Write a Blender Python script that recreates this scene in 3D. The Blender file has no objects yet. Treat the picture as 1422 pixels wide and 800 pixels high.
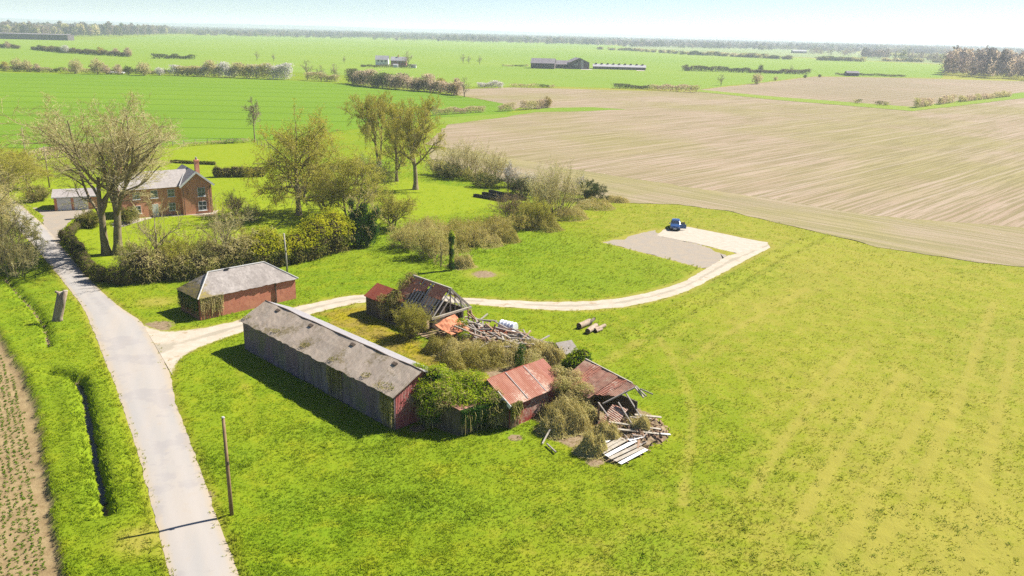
import bpy, math
import numpy as np
from mathutils import Vector, noise as mnoise
RNG = np.random.default_rng(7)
C = bpy.context.scene.collection
# ---------------------------------------------------------------- survey: photo pixel -> ground point
F, CH = 1150., 31.
ROLL = math.atan(35 / 1422.)
HC = 28.5 + 35 / 1422. * 711
P = math.atan((400 - HC) * math.cos(ROLL) / F)
_r = np.array([1., 0, 0]); _u = np.array([0, math.sin(P), math.cos(P)]); _f = np.array([0, math.cos(P), -math.sin(P)])
_c, _s = math.cos(ROLL), math.sin(ROLL)
def at(px, py, z=0.):
    x, y = px - 711, py - 400
    d = (x * _c + y * _s) * _r - (-x * _s + y * _c) * _u + F * _f
    return np.array([0, 0, CH]) + (z - CH) / d[2] * d
def ats(pts, z=0.): return np.array([at(a, b, z) for a, b in pts])
def proj(p):
    d = np.asarray(p, float) - [0, 0, CH]; zc = d @ _f
    xr, yr = F * (d @ _r) / zc, -F * (d @ _u) / zc
    return 711 + xr * _c - yr * _s, 400 + xr * _s + yr * _c
def hgt(px, py, ytop):
    b = at(px, py); lo, hi = 0., 80.
    for _ in range(40):
        m = (lo + hi) / 2
        if proj(b + [0, 0, m])[1] > ytop: lo = m
        else: hi = m
    return lo
def mpp(px, py):
    return float(np.linalg.norm(at(px + .5, py) - at(px - .5, py)))
B0 = at(548, 598); E1 = at(340, 485) - B0; E1 /= np.linalg.norm(E1); E2 = np.array([E1[1], -E1[0], 0])
UP = np.array([0, 0, 1.])
def Y(a, b, z=0.): return B0 + a * E1 + b * E2 + z * UP
SUN_DIR = np.array([.89 * .693, .46 * .693, .721])   # towards the sun

# ---------------------------------------------------------------- mesh collecting
BASE = {}
def rootloc(o):
    while o.parent: o = o.parent
    return np.array(o.location)
class MB:
    def __init__(s): s.v = []; s.f = {3: [], 4: []}; s.m = {3: [], 4: []}; s.ng = []; s.n = 0; s.at = {}
    def add(s, v, f, mi=0):
        v = np.asarray(v, float).reshape(-1, 3); f = np.asarray(f, int)
        s.v.append(v); k = f.shape[1]; s.f[k].append(f + s.n); s.m[k].append(np.full(len(f), mi)); s.n += len(v); return s
    def ngon(s, v, mi=0):
        v = np.asarray(v, float); s.v.append(v); s.ng.append((list(range(s.n, s.n + len(v))), mi)); s.n += len(v); return s
    def box(s, c, X, Yv, Z, mi=0):   # centre + three half-axis vectors
        c, X, Yv, Z = [np.asarray(a, float) for a in (c, X, Yv, Z)]
        v = [c + i * X + j * Yv + k * Z for k in (-1, 1) for j in (-1, 1) for i in (-1, 1)]
        return s.add(v, [(0, 2, 3, 1), (4, 5, 7, 6), (0, 1, 5, 4), (2, 6, 7, 3), (0, 4, 6, 2), (1, 3, 7, 5)], mi)
    def yb(s, a0, a1, b0, b1, z0, z1, mi=0):   # box in yard axes
        return s.box(Y((a0 + a1) / 2, (b0 + b1) / 2, (z0 + z1) / 2), E1 * (a1 - a0) / 2, E2 * (b1 - b0) / 2, UP * (z1 - z0) / 2, mi)
    def beam(s, p, q, w, h, mi=0, roll=0):
        p, q = np.asarray(p, float), np.asarray(q, float); d = q - p; L = np.linalg.norm(d); d /= L
        x = np.cross(d, UP) if abs(d[2]) < .98 else np.array([1., 0, 0]); x /= np.linalg.norm(x); y = np.cross(x, d)
        if roll: x, y = x * math.cos(roll) + y * math.sin(roll), -x * math.sin(roll) + y * math.cos(roll)
        return s.box((p + q) / 2, x * w / 2, y * h / 2, d * L / 2, mi)
    def tubes(s, Pn, R, k=3, mi=0):   # Pn (B,S,3), R (B,S)
        Bn, S, _ = Pn.shape
        T = np.gradient(Pn, axis=1); T /= np.linalg.norm(T, axis=2, keepdims=True) + 1e-9
        ref = np.where(np.abs(T[:, :1, 2:3]) > .8, np.array([1., 0, 0]), UP)
        a = np.cross(T, ref); a /= np.linalg.norm(a, axis=2, keepdims=True) + 1e-9; b = np.cross(T, a)
        th = np.arange(k) / k * 2 * math.pi
        V = Pn[:, :, None] + R[:, :, None, None] * (a[:, :, None] * np.cos(th)[:, None] + b[:, :, None] * np.sin(th)[:, None])
        i = np.arange(Bn * S * k).reshape(Bn, S, k); j = np.roll(i, -1, axis=2)
        q = np.stack([i[:, :-1], j[:, :-1], j[:, 1:], i[:, 1:]], -1).reshape(-1, 4)
        return s.add(V.reshape(-1, 3), q, mi)
    def tube(s, pts, rad, k=8, mi=0, cap=True):
        pts = np.asarray(pts, float); rad = np.broadcast_to(np.asarray(rad, float), (len(pts),)).copy()
        s.tubes(pts[None], rad[None], k, mi)
        if cap:
            n0 = s.n - len(pts) * k
            s.ng.append((list(range(n0, n0 + k))[::-1], mi)); s.ng.append((list(range(s.n - k, s.n)), mi))
        return s
    def cards(s, c, size, nrm=None, asp=.6, mi=0, tilt=1.):   # leaf quads
        n = len(c); size = np.broadcast_to(size, (n,))
        d = RNG.normal(size=(n, 3)); d /= np.linalg.norm(d, axis=1, keepdims=True)
        if nrm is not None: d = nrm + d * tilt; d /= np.linalg.norm(d, axis=1, keepdims=True)
        t = np.cross(d, RNG.normal(size=(n, 3))); t /= np.linalg.norm(t, axis=1, keepdims=True) + 1e-9; b = np.cross(d, t)
        t = t * size[:, None] / 2; b = b * size[:, None] * asp / 2
        bend = d * size[:, None] * .12
        V = np.stack([c - t - bend, c - b * .9 + bend * .5, c + t - bend, c + b * .9 + bend * .5], 1)
        return s.add(V.reshape(-1, 3), np.arange(4 * n).reshape(n, 4), mi)
    def quadgrid(s, p00, p10, p11, p01, nu, nv, disp=0., seed=0., thick=0., mi=0, rag=0.):
        u = np.linspace(0, 1, nu + 1)[:, None, None]; v = np.linspace(0, 1, nv + 1)[None, :, None]
        p00, p10, p11, p01 = [np.asarray(a, float) for a in (p00, p10, p11, p01)]
        G = (1 - u) * (1 - v) * p00 + u * (1 - v) * p10 + u * v * p11 + (1 - u) * v * p01
        n = np.cross(p10 - p00, p01 - p00); n /= np.linalg.norm(n)
        if n[2] < 0: n = -n
        if disp:
            D = np.array([[mnoise.noise(Vector((g * 0.6 + seed))) + .5 * mnoise.noise(Vector((g * 2.2 + seed + 9))) for g in row] for row in G])
            G = G + D[..., None] * disp * n
        if rag:
            e = np.array([mnoise.noise(Vector((i * .9 + seed, seed, 3.3))) for i in range(nu + 1)])
            dv = (p01 - p00) / np.linalg.norm(p01 - p00)
            G[:, 0] += e[:, None] * rag * dv
        i = np.arange((nu + 1) * (nv + 1)).reshape(nu + 1, nv + 1)
        q = np.stack([i[:-1, :-1], i[1:, :-1], i[1:, 1:], i[:-1, 1:]], -1).reshape(-1, 4)
        s.add(G.reshape(-1, 3), q, mi)
        if thick:
            s.add((G - n * thick).reshape(-1, 3), q[:, ::-1], mi)
            N = i.size; n0 = s.n - 2 * N
            ring = np.concatenate([i[:, 0], i[-1, 1:], i[-2::-1, -1], i[0, -2:0:-1]]); r2 = np.roll(ring, -1)
            s.f[4].append(np.stack([ring + n0, ring + n0 + N, r2 + n0 + N, r2 + n0], -1)); s.m[4].append(np.full(len(ring), mi))
        return s
    def build(s, name, mats, parent=None, smooth=False, loc=None):
        if not isinstance(mats, (list, tuple)): mats = [mats]
        V = np.concatenate(s.v); org = rootloc(parent) if parent else (np.zeros(3) if loc is None else np.asarray(loc, float))
        V = V - org
        me = bpy.data.meshes.new(name); me.vertices.add(len(V)); me.vertices.foreach_set('co', V.astype(np.float32).ravel())
        loops, starts, tots, mis = [], [], [], []; k0 = 0
        for k in (3, 4):
            if s.f[k]:
                f = np.concatenate(s.f[k]); loops.append(f.ravel()); starts.append(k0 + np.arange(len(f)) * k); tots.append(np.full(len(f), k)); mis.append(np.concatenate(s.m[k])); k0 += f.size
        for g, mi in s.ng:
            loops.append(np.array(g)); starts.append(np.array([k0])); tots.append(np.array([len(g)])); mis.append(np.array([mi])); k0 += len(g)
        L = np.concatenate(loops); me.loops.add(len(L)); me.loops.foreach_set('vertex_index', L.astype(np.int32))
        st = np.concatenate(starts); me.polygons.add(len(st)); me.polygons.foreach_set('loop_start', st.astype(np.int32))
        me.polygons.foreach_set('loop_total', np.concatenate(tots).astype(np.int32))
        for m in mats: me.materials.append(m)
        me.polygons.foreach_set('material_index', np.concatenate(mis).astype(np.int32))
        me.polygons.foreach_set('use_smooth', np.full(len(st), bool(smooth)))
        for an, av in s.at.items():
            a = me.attributes.new(an, 'FLOAT', 'POINT'); a.data.foreach_set('value', np.asarray(av, np.float32))
        me.update(); me.validate()
        o = bpy.data.objects.new(name, me); C.objects.link(o)
        if parent: o.parent = parent
        else: o.location = org
        return o
def tag(o, label=None, cat=None, group=None, kind=None):
    for k, v in (('label', label), ('category', cat), ('group', group), ('kind', kind)):
        if v: o[k] = v
    return o
def thing(name, label, cat, loc, group=None, kind=None):
    o = bpy.data.objects.new(name, None); C.objects.link(o); o.location = tuple(float(a) for a in loc); o.empty_display_size = .3
    return tag(o, label, cat, group, kind)
def dup(o, loc, rz=0., sc=(1, 1, 1), label=None, group=None):
    c = o.copy(); C.objects.link(c); c.location = tuple(float(a) for a in loc); c.rotation_euler = (0, 0, rz); c.scale = sc
    if label: c['label'] = label
    if group: c['group'] = group
    for ch in list(o.children):
        d = ch.copy(); C.objects.link(d); d.parent = c
        for g in list(ch.children):
            e = g.copy(); C.objects.link(e); e.parent = d
    return c

# ---------------------------------------------------------------- materials
class NT:
    def __init__(s, name):
        s.m = bpy.data.materials.new(name); s.m.use_nodes = True; s.t = s.m.node_tree; s.t.nodes.clear()
        s.out = s.t.nodes.new('ShaderNodeOutputMaterial'); s.tc = s.n('ShaderNodeTexCoord'); s.co = s.tc.outputs['Object']
    def n(s, ty, **kw):
        nd = s.t.nodes.new(ty)
        for k, v in kw.items():
            if hasattr(nd, k): setattr(nd, k, v)
        return nd
    def put(s, sock, v):
        if isinstance(v, bpy.types.NodeSocket): s.t.links.new(v, sock)
        else:
            if sock.type == 'RGBA' and len(v) == 3: v = (*v, 1)
            sock.default_value = v
    def noise(s, scale, detail=4, rough=.55, co=None, dist=0.):
        nd = s.n('ShaderNodeTexNoise'); s.put(nd.inputs['Vector'], co or s.co); nd.inputs['Scale'].default_value = scale
        nd.inputs['Detail'].default_value = detail; nd.inputs['Roughness'].default_value = rough; nd.inputs['Distortion'].default_value = dist
        return nd.outputs['Fac']
    def ramp(s, f, a, b):   # smooth 0..1 between a and b
        nd = s.n('ShaderNodeMapRange'); nd.interpolation_type = 'SMOOTHSTEP'; s.put(nd.inputs['Value'], f)
        nd.inputs['From Min'].default_value = a; nd.inputs['From Max'].default_value = b; return nd.outputs[0]
    def math(s, op, a, b=0.):
        nd = s.n('ShaderNodeMath', operation=op); s.put(nd.inputs[0], a); s.put(nd.inputs[1], b); return nd.outputs[0]
    def mix(s, f, a, b, mode='MIX'):
        nd = s.n('ShaderNodeMix', data_type='RGBA', blend_type=mode); s.put(nd.inputs[0], f); s.put(nd.inputs[6], a); s.put(nd.inputs[7], b); return nd.outputs[2]
    def attr(s, name): nd = s.n('ShaderNodeAttribute', attribute_name=name); return nd.outputs['Fac']
    def island(s): return s.n('ShaderNodeNewGeometry').outputs['Random Per Island']
    def orand(s): return s.n('ShaderNodeObjectInfo').outputs['Random']
    def mapping(s, rot=0., scale=(1, 1, 1), co=None):
        o = co or s.co
        if rot: nd = s.n('ShaderNodeMapping'); s.put(nd.inputs['Vector'], o); nd.inputs['Rotation'].default_value = (0, 0, rot); o = nd.outputs[0]
        nd = s.n('ShaderNodeMapping'); s.put(nd.inputs['Vector'], o); nd.inputs['Scale'].default_value = scale
        return nd.outputs[0]
    def bump(s, h, st=.5, dist=.05):
        nd = s.n('ShaderNodeBump'); s.put(nd.inputs['Height'], h); nd.inputs['Strength'].default_value = st; nd.inputs['Distance'].default_value = dist; return nd.outputs[0]
    def pbr(s, col, rough=.9, spec=.2, metal=0., nrm=None):
        p = s.n('ShaderNodeBsdfPrincipled'); s.put(p.inputs['Base Color'], col); s.put(p.inputs['Roughness'], rough)
        p.inputs['Specular IOR Level'].default_value = spec; p.inputs['Metallic'].default_value = metal
        if nrm: s.put(p.inputs['Normal'], nrm)
        s.t.links.new(p.outputs[0], s.out.inputs[0]); return s.m
    def leafy(s, col, trans=.35, nrm=None):
        d = s.n('ShaderNodeBsdfDiffuse'); s.put(d.inputs[0], col); t = s.n('ShaderNodeBsdfTranslucent'); s.put(t.inputs[0], col)
        if nrm: s.put(d.inputs['Normal'], nrm)
        m = s.n('ShaderNodeMixShader'); m.inputs[0].default_value = trans
        s.t.links.new(d.outputs[0], m.inputs[1]); s.t.links.new(t.outputs[0], m.inputs[2]); s.t.links.new(m.outputs[0], s.out.inputs[0]); return s.m
def simple(name, c1, c2, sc=2., rough=.85, spec=.2, bump=.0, bsc=None, metal=0., det=5):
    t = NT(name); f = t.ramp(t.noise(sc, det, .6), .3, .7); col = t.mix(f, c1, c2)
    return t.pbr(col, rough, spec, metal, t.bump(t.noise(bsc or sc * 4, 5), bump, .05) if bump else None)
def leafmat(name, c1, c2, c3=None, sc=.5, trans=.3):
    t = NT(name); col = t.mix(t.island(), c1, c2)
    if c3: col = t.mix(t.math('MULTIPLY', t.ramp(t.noise(sc, 3), .4, .62), .8), col, c3)
    return t.leafy(col, trans)
def barkmat(name, c1, c2, sc=1.5):
    t = NT(name); co = t.mapping(0, (4, 4, .6)); f = t.noise(sc, 5, .65, co)
    return t.pbr(t.mix(t.ramp(f, .3, .7), c1, c2), .95, .1, 0, t.bump(f, .7, .06))
def striped(name, cols, rot, freq, bumpd=.03, rough=.7, stain=None, metal=0., vert=True):
    """corrugated sheets: ridge bump across the axis at angle rot, colour in sheets and vertical streaks"""
    t = NT(name)
    co = t.mapping(-rot, (1, 1, 1)); sx = t.n('ShaderNodeSeparateXYZ'); t.put(sx.inputs[0], co); x = sx.outputs['X']
    w = t.math('SINE', t.math('MULTIPLY', x, freq * 2 * math.pi))
    wn = t.n('ShaderNodeTexWhiteNoise', noise_dimensions='1D'); t.put(wn.inputs['W'], t.math('FLOOR', t.math('MULTIPLY', x, .9)))
    st = t.noise(1.2, 5, .65, t.mapping(-rot, (1.6, 1, .28) if vert else (1.2, .35, .35)))
    big = t.noise(.35, 4, .6)
    col = t.mix(t.ramp(st, .35, .65), cols[0], cols[1])
    col = t.mix(t.math('MULTIPLY', wn.outputs['Value'], .75), col, cols[2])
    col = t.mix(t.math('MULTIPLY', t.ramp(t.noise(7, 4, .75), .48, .66), .4), col, tuple(x * .6 for x in cols[0])); col = t.mix(t.math('MULTIPLY', t.ramp(t.noise(4.3, 5, .8), .55, .7), .4), col, tuple(min(.6, x * 1.5) for x in cols[1]))
    if stain: col = t.mix(t.math('MULTIPLY', t.ramp(t.math('ADD', t.math('MULTIPLY', big, .6), t.math('MULTIPLY', t.noise(5, 5, .7), .4)), .5, .6), .9), col, stain)
    return t.pbr(col, rough, .25, metal, t.bump(w, .8, bumpd))
M = {}
# ---- grass: shared colour logic for the ground sheet and the tufts
def grass_mat(name, tuft=False):
    t = NT(name)
    n1 = t.noise(.045, 4, .6); n2 = t.noise(.45, 5, .65); n3 = t.noise(2.6, 4, .7); fine = t.noise(9, 3, .7)
    lush = (.115, .178, .006); mid = (.153, .199, .008); yel = (.198, .216, .01); dry = (.27, .22, .055)
    col = t.mix(t.ramp(n1, .35, .62), lush, mid)
    col = t.mix(t.math('MULTIPLY', t.ramp(n2, .45, .7), .8), col, yel)
    col = t.mix(t.math('MULTIPLY', t.ramp(n3, .5, .75), .4), col, (.095, .155, .004))
    worn = t.attr('worn')
    wn = t.ramp(t.math('ADD', worn, t.math('MULTIPLY', t.math('SUBTRACT', t.math('ADD', t.math('MULTIPLY', n2, .55), t.math('MULTIPLY', n3, .45)), .5), 1.9)), .25, .95)
    col = t.mix(t.math('MULTIPLY', worn, .65), col, (.208, .192, .012))
    col = t.mix(t.math('MULTIPLY', wn, .55), col, dry)
    col = t.mix(t.attr('lawn'), col, t.mix(t.ramp(n2, .3, .7), (.16, .212, .007), (.19, .229, .01)))
    col = t.mix(t.attr('lush'), col, t.mix(t.ramp(n3, .3, .7), (.10, .166, .007), (.152, .208, .01)))
    col = t.mix(t.attr('moss'), col, t.mix(t.ramp(n2, .35, .62), (.23, .19, .008), (.20, .15, .03)))
    earth = t.mix(t.ramp(n3, .3, .7), (.26, .195, .125), (.17, .115, .065))
    bare = t.ramp(t.math('ADD', t.attr('bare'), t.math('MULTIPLY', t.math('SUBTRACT', n3, .5), .9)), .4, .62)
    col = t.mix(bare, col, earth)
    if tuft:
        col = t.mix(1., t.mix(t.math('MULTIPLY', t.island(), .3), t.mix(.2, col, (.27, .31, .02)), (.10, .16, .006)), (1.72, 1.72, 1.72), 'MULTIPLY'); col = t.mix(t.math('MULTIPLY', worn, .6), col, (.40, .37, .06))
        return t.leafy(col, .5)
    crop = t.attr('crop')
    soil = t.mix(t.ramp(t.noise(1.3, 6, .7), .3, .7), (.27, .20, .105), (.19, .13, .065))
    col = t.mix(crop, col, soil)
    col = t.mix(t.math('MULTIPLY', t.ramp(fine, .5, .75), .22), col, (.05, .10, .004))
    h = t.math('ADD', t.math('MULTIPLY', t.noise(3.2, 5, .75), .7), t.math('MULTIPLY', fine, .3))
    return t.pbr(col, .95, .05, 0, t.bump(h, .7, .14))
M['ground'] = grass_mat('meadow grass ground'); M['tuft'] = grass_mat('grass tuft blades', True)
def field_mat(name, c1, c2, c3, rot, across=.35, along=.01, line=None, far=.004, fine=None):
    t = NT(name); big = t.noise(far, 4, .6)
    co = t.mapping(-rot, (along, across, 1)); s1 = t.noise(1., 5, .7, co); s2 = t.noise(5., 3, .6, co); n = t.noise(.6, 6, .75)
    col = t.mix(t.ramp(s1, .28, .78), c1, c2); col = t.mix(t.math('MULTIPLY', t.ramp(big, .42, .6), .7), col, c3)
    col = t.mix(t.math('MULTIPLY', t.ramp(s2, .5, .72), .4), col, c2)
    col = t.mix(t.math('MULTIPLY', t.ramp(n, .5, .8), .4), col, c1)
    if fine:
        f1 = t.noise(1., 3, .6, t.mapping(-rot, (.03, 1.3, 1))); col = t.mix(t.math('MULTIPLY', t.ramp(f1, .46, .55), .75), col, fine)
        f2 = t.noise(1., 2, .6, t.mapping(-rot, (.012, .5, 1))); col = t.mix(t.math('MULTIPLY', t.ramp(f2, .56, .68), .5), col, c2)
        col = t.mix(t.math('MULTIPLY', t.ramp(t.noise(3., 4, .75), .5, .7), .35), col, tuple(x * .6 for x in c1))
    if line:
        sx = t.n('ShaderNodeSeparateXYZ'); t.put(sx.inputs[0], t.mapping(-rot)); y = t.math('ADD', sx.outputs['Y'], t.math('MULTIPLY', t.noise(.01, 2), 6))
        fr = t.math('ABSOLUTE', t.math('SUBTRACT', t.math('FRACT', t.math('DIVIDE', y, line[0])), .5))
        col = t.mix(t.math('MULTIPLY', t.math('SUBTRACT', 1., t.ramp(fr, line[1] * .5, line[1])), line[3]), col, line[2])
    return t.pbr(col, .95, .05, 0, t.bump(t.noise(1.5, 5, .8), .6, .2))
RROT = math.atan2(E2[1], E2[0])
M['wheat'] = field_mat('young wheat', (.108, .188, .009), (.125, .20, .011), (.098, .172, .011), .05, .08, .004, (26., .04, (.065, .115, .006), .9))
M['pasture'] = field_mat('far pasture', (.145, .212, .022), (.172, .228, .028), (.128, .20, .02), -.1, .03, .002, (40., .03, (.08, .19, .008), .4), .0012)
M['pale_field'] = field_mat('pale far field', (.17, .20, .07), (.20, .22, .10), (.13, .19, .05), .0, .02, .002)
M['stubble'] = field_mat('stubble', (.235, .173, .112), (.322, .25, .188), (.205, .185, .06), RROT, .26, .004, (24., .018, (.31, .25, .195), .5), .011, (.16, .135, .06))
M['stubble_far'] = field_mat('far stubble', (.235, .175, .12), (.27, .21, .145), (.19, .155, .09), RROT + .06, .12, .004, (7., .2, (.17, .14, .07), .6), .006)
M['headland'] = field_mat('headland', (.238, .185, .112), (.295, .235, .168), (.222, .198, .068), RROT + math.pi / 2, .6, .02, None, .03, (.175, .155, .07))
M['verge'] = field_mat('field verge grass', (.14, .21, .012), (.19, .21, .04), (.11, .19, .008), 0., .2, .2)
# ---- hard surfaces
def road_mat():
    t = NT('pale worn asphalt lane'); a = t.noise(.35, 5, .6, t.mapping(-1.9, (.15, 1, 1))); g = t.noise(14, 4, .8); p = t.noise(.9, 5, .7)
    col = t.mix(t.ramp(a, .35, .65), (.305, .27, .235), (.272, .254, .236)); col = t.mix(t.math('MULTIPLY', t.ramp(p, .55, .7), .4), col, (.30, .25, .195))
    col = t.mix(t.math('MULTIPLY', t.attr('edge'), .8), col, (.33, .26, .17))
    col = t.mix(t.math('MULTIPLY', t.ramp(t.noise(.22, 4, .7), .52, .6), .45), col, (.225, .205, .20)); col = t.mix(t.math('MULTIPLY', t.ramp(t.noise(2.2, 6, .8), .6, .68), .45), col, (.21, .185, .165))
    col = t.mix(t.math('MULTIPLY', t.attr('wheel'), .35), col, (.33, .30, .275))
    col = t.mix(t.math('MULTIPLY', t.ramp(g, .55, .8), .35), col, (.2, .18, .16)); return t.pbr(col, .9, .2, 0, t.bump(g, .3, .02))
def track_mat():
    t = NT('pale chalky farm track'); p = t.noise(.8, 5, .7); g = t.noise(7, 4, .8)
    col = t.mix(t.ramp(p, .3, .7), (.34, .285, .215), (.40, .345, .28))
    mid = t.ramp(t.math('ADD', t.attr('mid'), t.math('MULTIPLY', t.math('SUBTRACT', t.noise(.25, 4, .6), .5), 2.2)), .62, .95)
    col = t.mix(t.math('MULTIPLY', mid, .75), col, (.25, .22, .165))
    e = t.ramp(t.math('ADD', t.attr('edge'), t.math('MULTIPLY', t.math('SUBTRACT', t.noise(1.6, 4, .7), .5), 1.4)), .45, .85)
    col = t.mix(e, col, (.19, .19, .03)); col = t.mix(t.math('MULTIPLY', t.ramp(t.noise(.45, 3), .62, .7), .8), col, (.27, .2, .12))
    col = t.mix(t.math('MULTIPLY', t.ramp(g, .55, .8), .3), col, (.22, .18, .13)); return t.pbr(col, .95, .1, 0, t.bump(g, .6, .05))
M['road'] = road_mat(); M['track'] = track_mat()
M['conc'] = simple('bleached concrete hardstanding', (.32, .275, .215), (.375, .33, .27), 1.2, .9, .2, .2)
M['gravel'] = simple('grey gravel hardstanding', (.275, .225, .17), (.24, .21, .175), .8, .95, .1, .8, 9)
def water_mat():
    t = NT('dark ditch water'); return t.pbr((.010, .011, .022), .35, .25, 0, t.bump(t.noise(6, 3), .15, .02))
M['water'] = water_mat()
ang_e1 = math.atan2(E1[1], E1[0]); ang_e2 = math.atan2(E2[1], E2[0])
M['barn_wall'] = striped('weathered dark sheeting', [(.085, .07, .066), (.22, .185, .185), (.20, .12, .16)], ang_e1, 6.5, .03, .85, (.15, .15, .07))
M['barn_red'] = striped('red painted sheeting', [(.30, .045, .045), (.40, .12, .11), (.22, .05, .07)], ang_e2, 6.5, .03, .75, (.36, .27, .23))
M['asb'] = striped('grey cement roof sheets', [(.355, .278, .208), (.48, .39, .305), (.42, .33, .255)], ang_e1, 7., .035, .95, (.21, .16, .075), vert=False)
M['asb_far'] = striped('pale cement roof sheets', [(.24, .225, .225), (.29, .275, .275), (.265, .245, .25)], ang_e1, 7., .03, .9, None, vert=False)
M['rust'] = striped('rusty roof sheets', [(.24, .085, .05), (.30, .14, .095), (.26, .09, .065)], ang_e2, 6.5, .02, .8, (.40, .29, .22), vert=False)
M['rust_red'] = striped('red roof sheets', [(.30, .06, .028), (.36, .085, .04), (.26, .05, .03)], ang_e1, 7, .03, .8, None, vert=False)
M['rust_dull'] = striped('dull rusty sheeting', [(.25, .115, .078), (.31, .165, .115), (.22, .10, .07)], ang_e1, 6.5, .02, .9, (.30, .225, .16), vert=False)
M['hut_wall'] = striped('tarred board wall', [(.07, .055, .035), (.14, .11, .075), (.09, .07, .045)], ang_e1, 3.5, .03, .9, (.13, .11, .06))
M['red_wall'] = striped('red sheet wall', [(.34, .05, .035), (.24, .035, .035), (.40, .13, .09)], ang_e2, 6.5, .03, .8, (.42, .30, .24))
def brick_mat(name, c1, c2, mort, rot, sc=1., wear=(.30, .17, .11)):
    t = NT(name); sx = t.n('ShaderNodeSeparateXYZ'); t.put(sx.inputs[0], t.mapping(-rot)); cb = t.n('ShaderNodeCombineXYZ')
    t.put(cb.inputs[0], sx.outputs['X']); t.put(cb.inputs[1], sx.outputs['Z'])
    b = t.n('ShaderNodeTexBrick'); t.put(b.inputs['Vector'], cb.outputs[0]); t.put(b.inputs['Color1'], c1); t.put(b.inputs['Color2'], c2); t.put(b.inputs['Mortar'], mort)
    b.inputs['Scale'].default_value = 1.; b.inputs['Brick Width'].default_value = .225; b.inputs['Row Height'].default_value = .075; b.inputs['Mortar Size'].default_value = .008
    w = t.noise(.7, 5, .7); col = t.mix(t.math('MULTIPLY', t.ramp(w, .5, .66), .75), b.outputs['Color'], wear)
    col = t.mix(t.math('MULTIPLY', t.ramp(t.noise(1.4, 6, .75, t.mapping(0, (1, 1, .5))), .56, .66), .6), col, (.15, .055, .035))
    return t.pbr(col, .9, .15, 0, t.bump(b.outputs['Fac'], -.4, .02))
M['brick'] = brick_mat('old red farm brick', (.44, .135, .08), (.36, .10, .06), (.40, .24, .16), ang_e2, 1., (.50, .21, .13))
def slate_mat(name, c1, c2, moss=None, amt=.5):
    t = NT(name); sl = t.noise(5, 3, .7, t.mapping(0, (1, 1, .6))); big = t.noise(.5, 5, .65); v = t.n('ShaderNodeTexVoronoi'); t.put(v.inputs['Vector'], t.co); v.inputs['Scale'].default_value = 4.5
    col = t.mix(t.ramp(t.math('ADD', t.math('MULTIPLY', sl, .4), t.math('MULTIPLY', big, .6)), .35, .65), c1, c2); g = t.n('ShaderNodeSeparateColor'); t.put(g.inputs[0], v.outputs['Color'])
    col = t.mix(t.math('MULTIPLY', g.outputs[0], .35), col, tuple(x * .5 for x in c1))
    if moss: col = t.mix(t.ramp(t.math('ADD', t.attr('moss'), t.math('MULTIPLY', t.math('SUBTRACT', t.noise(1.6, 5, .7), .5), 1.6)), .45, .8), col, t.mix(t.ramp(t.noise(4, 4), .4, .6), moss, (.15, .115, .065)))
    return t.pbr(col, .8, .3, 0, t.bump(v.outputs['Distance'], .4, .03))
M['slate'] = slate_mat('lichened slate roof', (.19, .162, .145), (.30, .265, .24), (.19, .15, .035))
M['slate_house'] = slate_mat('house slate roof', (.28, .245, .23), (.34, .305, .28))
M['lead'] = simple('pale lead flashing', (.32, .31, .30), (.40, .39, .37), 3)
M['wood_grey'] = NT('silvered timber'); 
def wood(name, c1, c2):
    t = NT(name); n = t.noise(3, 5, .7, t.mapping(0, (1, 1, .6))); f = t.noise(.8, 2)
    col = t.mix(t.ramp(n, .3, .7), c1, c2); col = t.mix(t.math('MULTIPLY', t.island(), .6), col, tuple(a * .55 for a in c1)); return t.pbr(col, .9, .15)
M['wood_grey'] = wood('silvered timber', (.24, .205, .18), (.34, .305, .27)); M['wood_light'] = wood('light grey rafters', (.42, .375, .34), (.54, .50, .46)); M['wood_brown'] = wood('brown weathered timber', (.26, .16, .10), (.38, .25, .17))
M['wood_pale'] = wood('pale bleached boards', (.33, .28, .21), (.45, .41, .35)); M['wood_dark'] = wood('dark old timber', (.09, .065, .05), (.16, .115, .085))
M['pole'] = wood('utility pole timber', (.20, .12, .065), (.33, .225, .135))
M['polegrey'] = wood('grey pole timber', (.30, .27, .22), (.42, .38, .33))
M['tile'] = simple('orange clay pantiles', (.44, .145, .07), (.52, .22, .125), 2.5, .85, .2, .6, 6)
M['rubble'] = simple('brick and tile rubble', (.22, .15, .105), (.30, .25, .19), 1.6, .95, .1, .9, 5)
M['dark'] = simple('painted hollow shade', (.012, .011, .011), (.02, .018, .018), 1)  # near-black colour standing in for shade in hollows
M['white'] = simple('white painted timber', (.60, .59, .57), (.68, .67, .66), 2)
M['zinc'] = simple('bright zinc sheet', (.52, .53, .58), (.68, .69, .74), 3, .45, .5, 0, None, .35)
M['glass'] = NT('window glass').pbr((.10, .11, .12), .08, .6)
M['glassdk'] = NT('dark car glass').pbr((.03, .04, .06), .06, .6)
M['carpaint'] = NT('blue car paint').pbr((.035, .085, .22), .25, .6, .4)
M['black'] = NT('black rubber').pbr((.015, .015, .017), .7, .3)
M['plate'] = NT('white number plate').pbr((.75, .75, .72), .4, .4)
M['chrome'] = NT('headlamp glass').pbr((.55, .57, .6), .15, .7, .5)
M['housebrick'] = brick_mat('house brick', (.60, .235, .13), (.54, .185, .10), (.55, .4, .28), math.atan2(-.6, -.8), 1., (.60, .30, .18))
M['blackpaint'] = simple('black stained troughs', (.018, .018, .02), (.03, .03, .03), 2, .8)
M['troughtop'] = simple('trough fill', (.42, .38, .33), (.33, .29, .24), 3)
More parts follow.
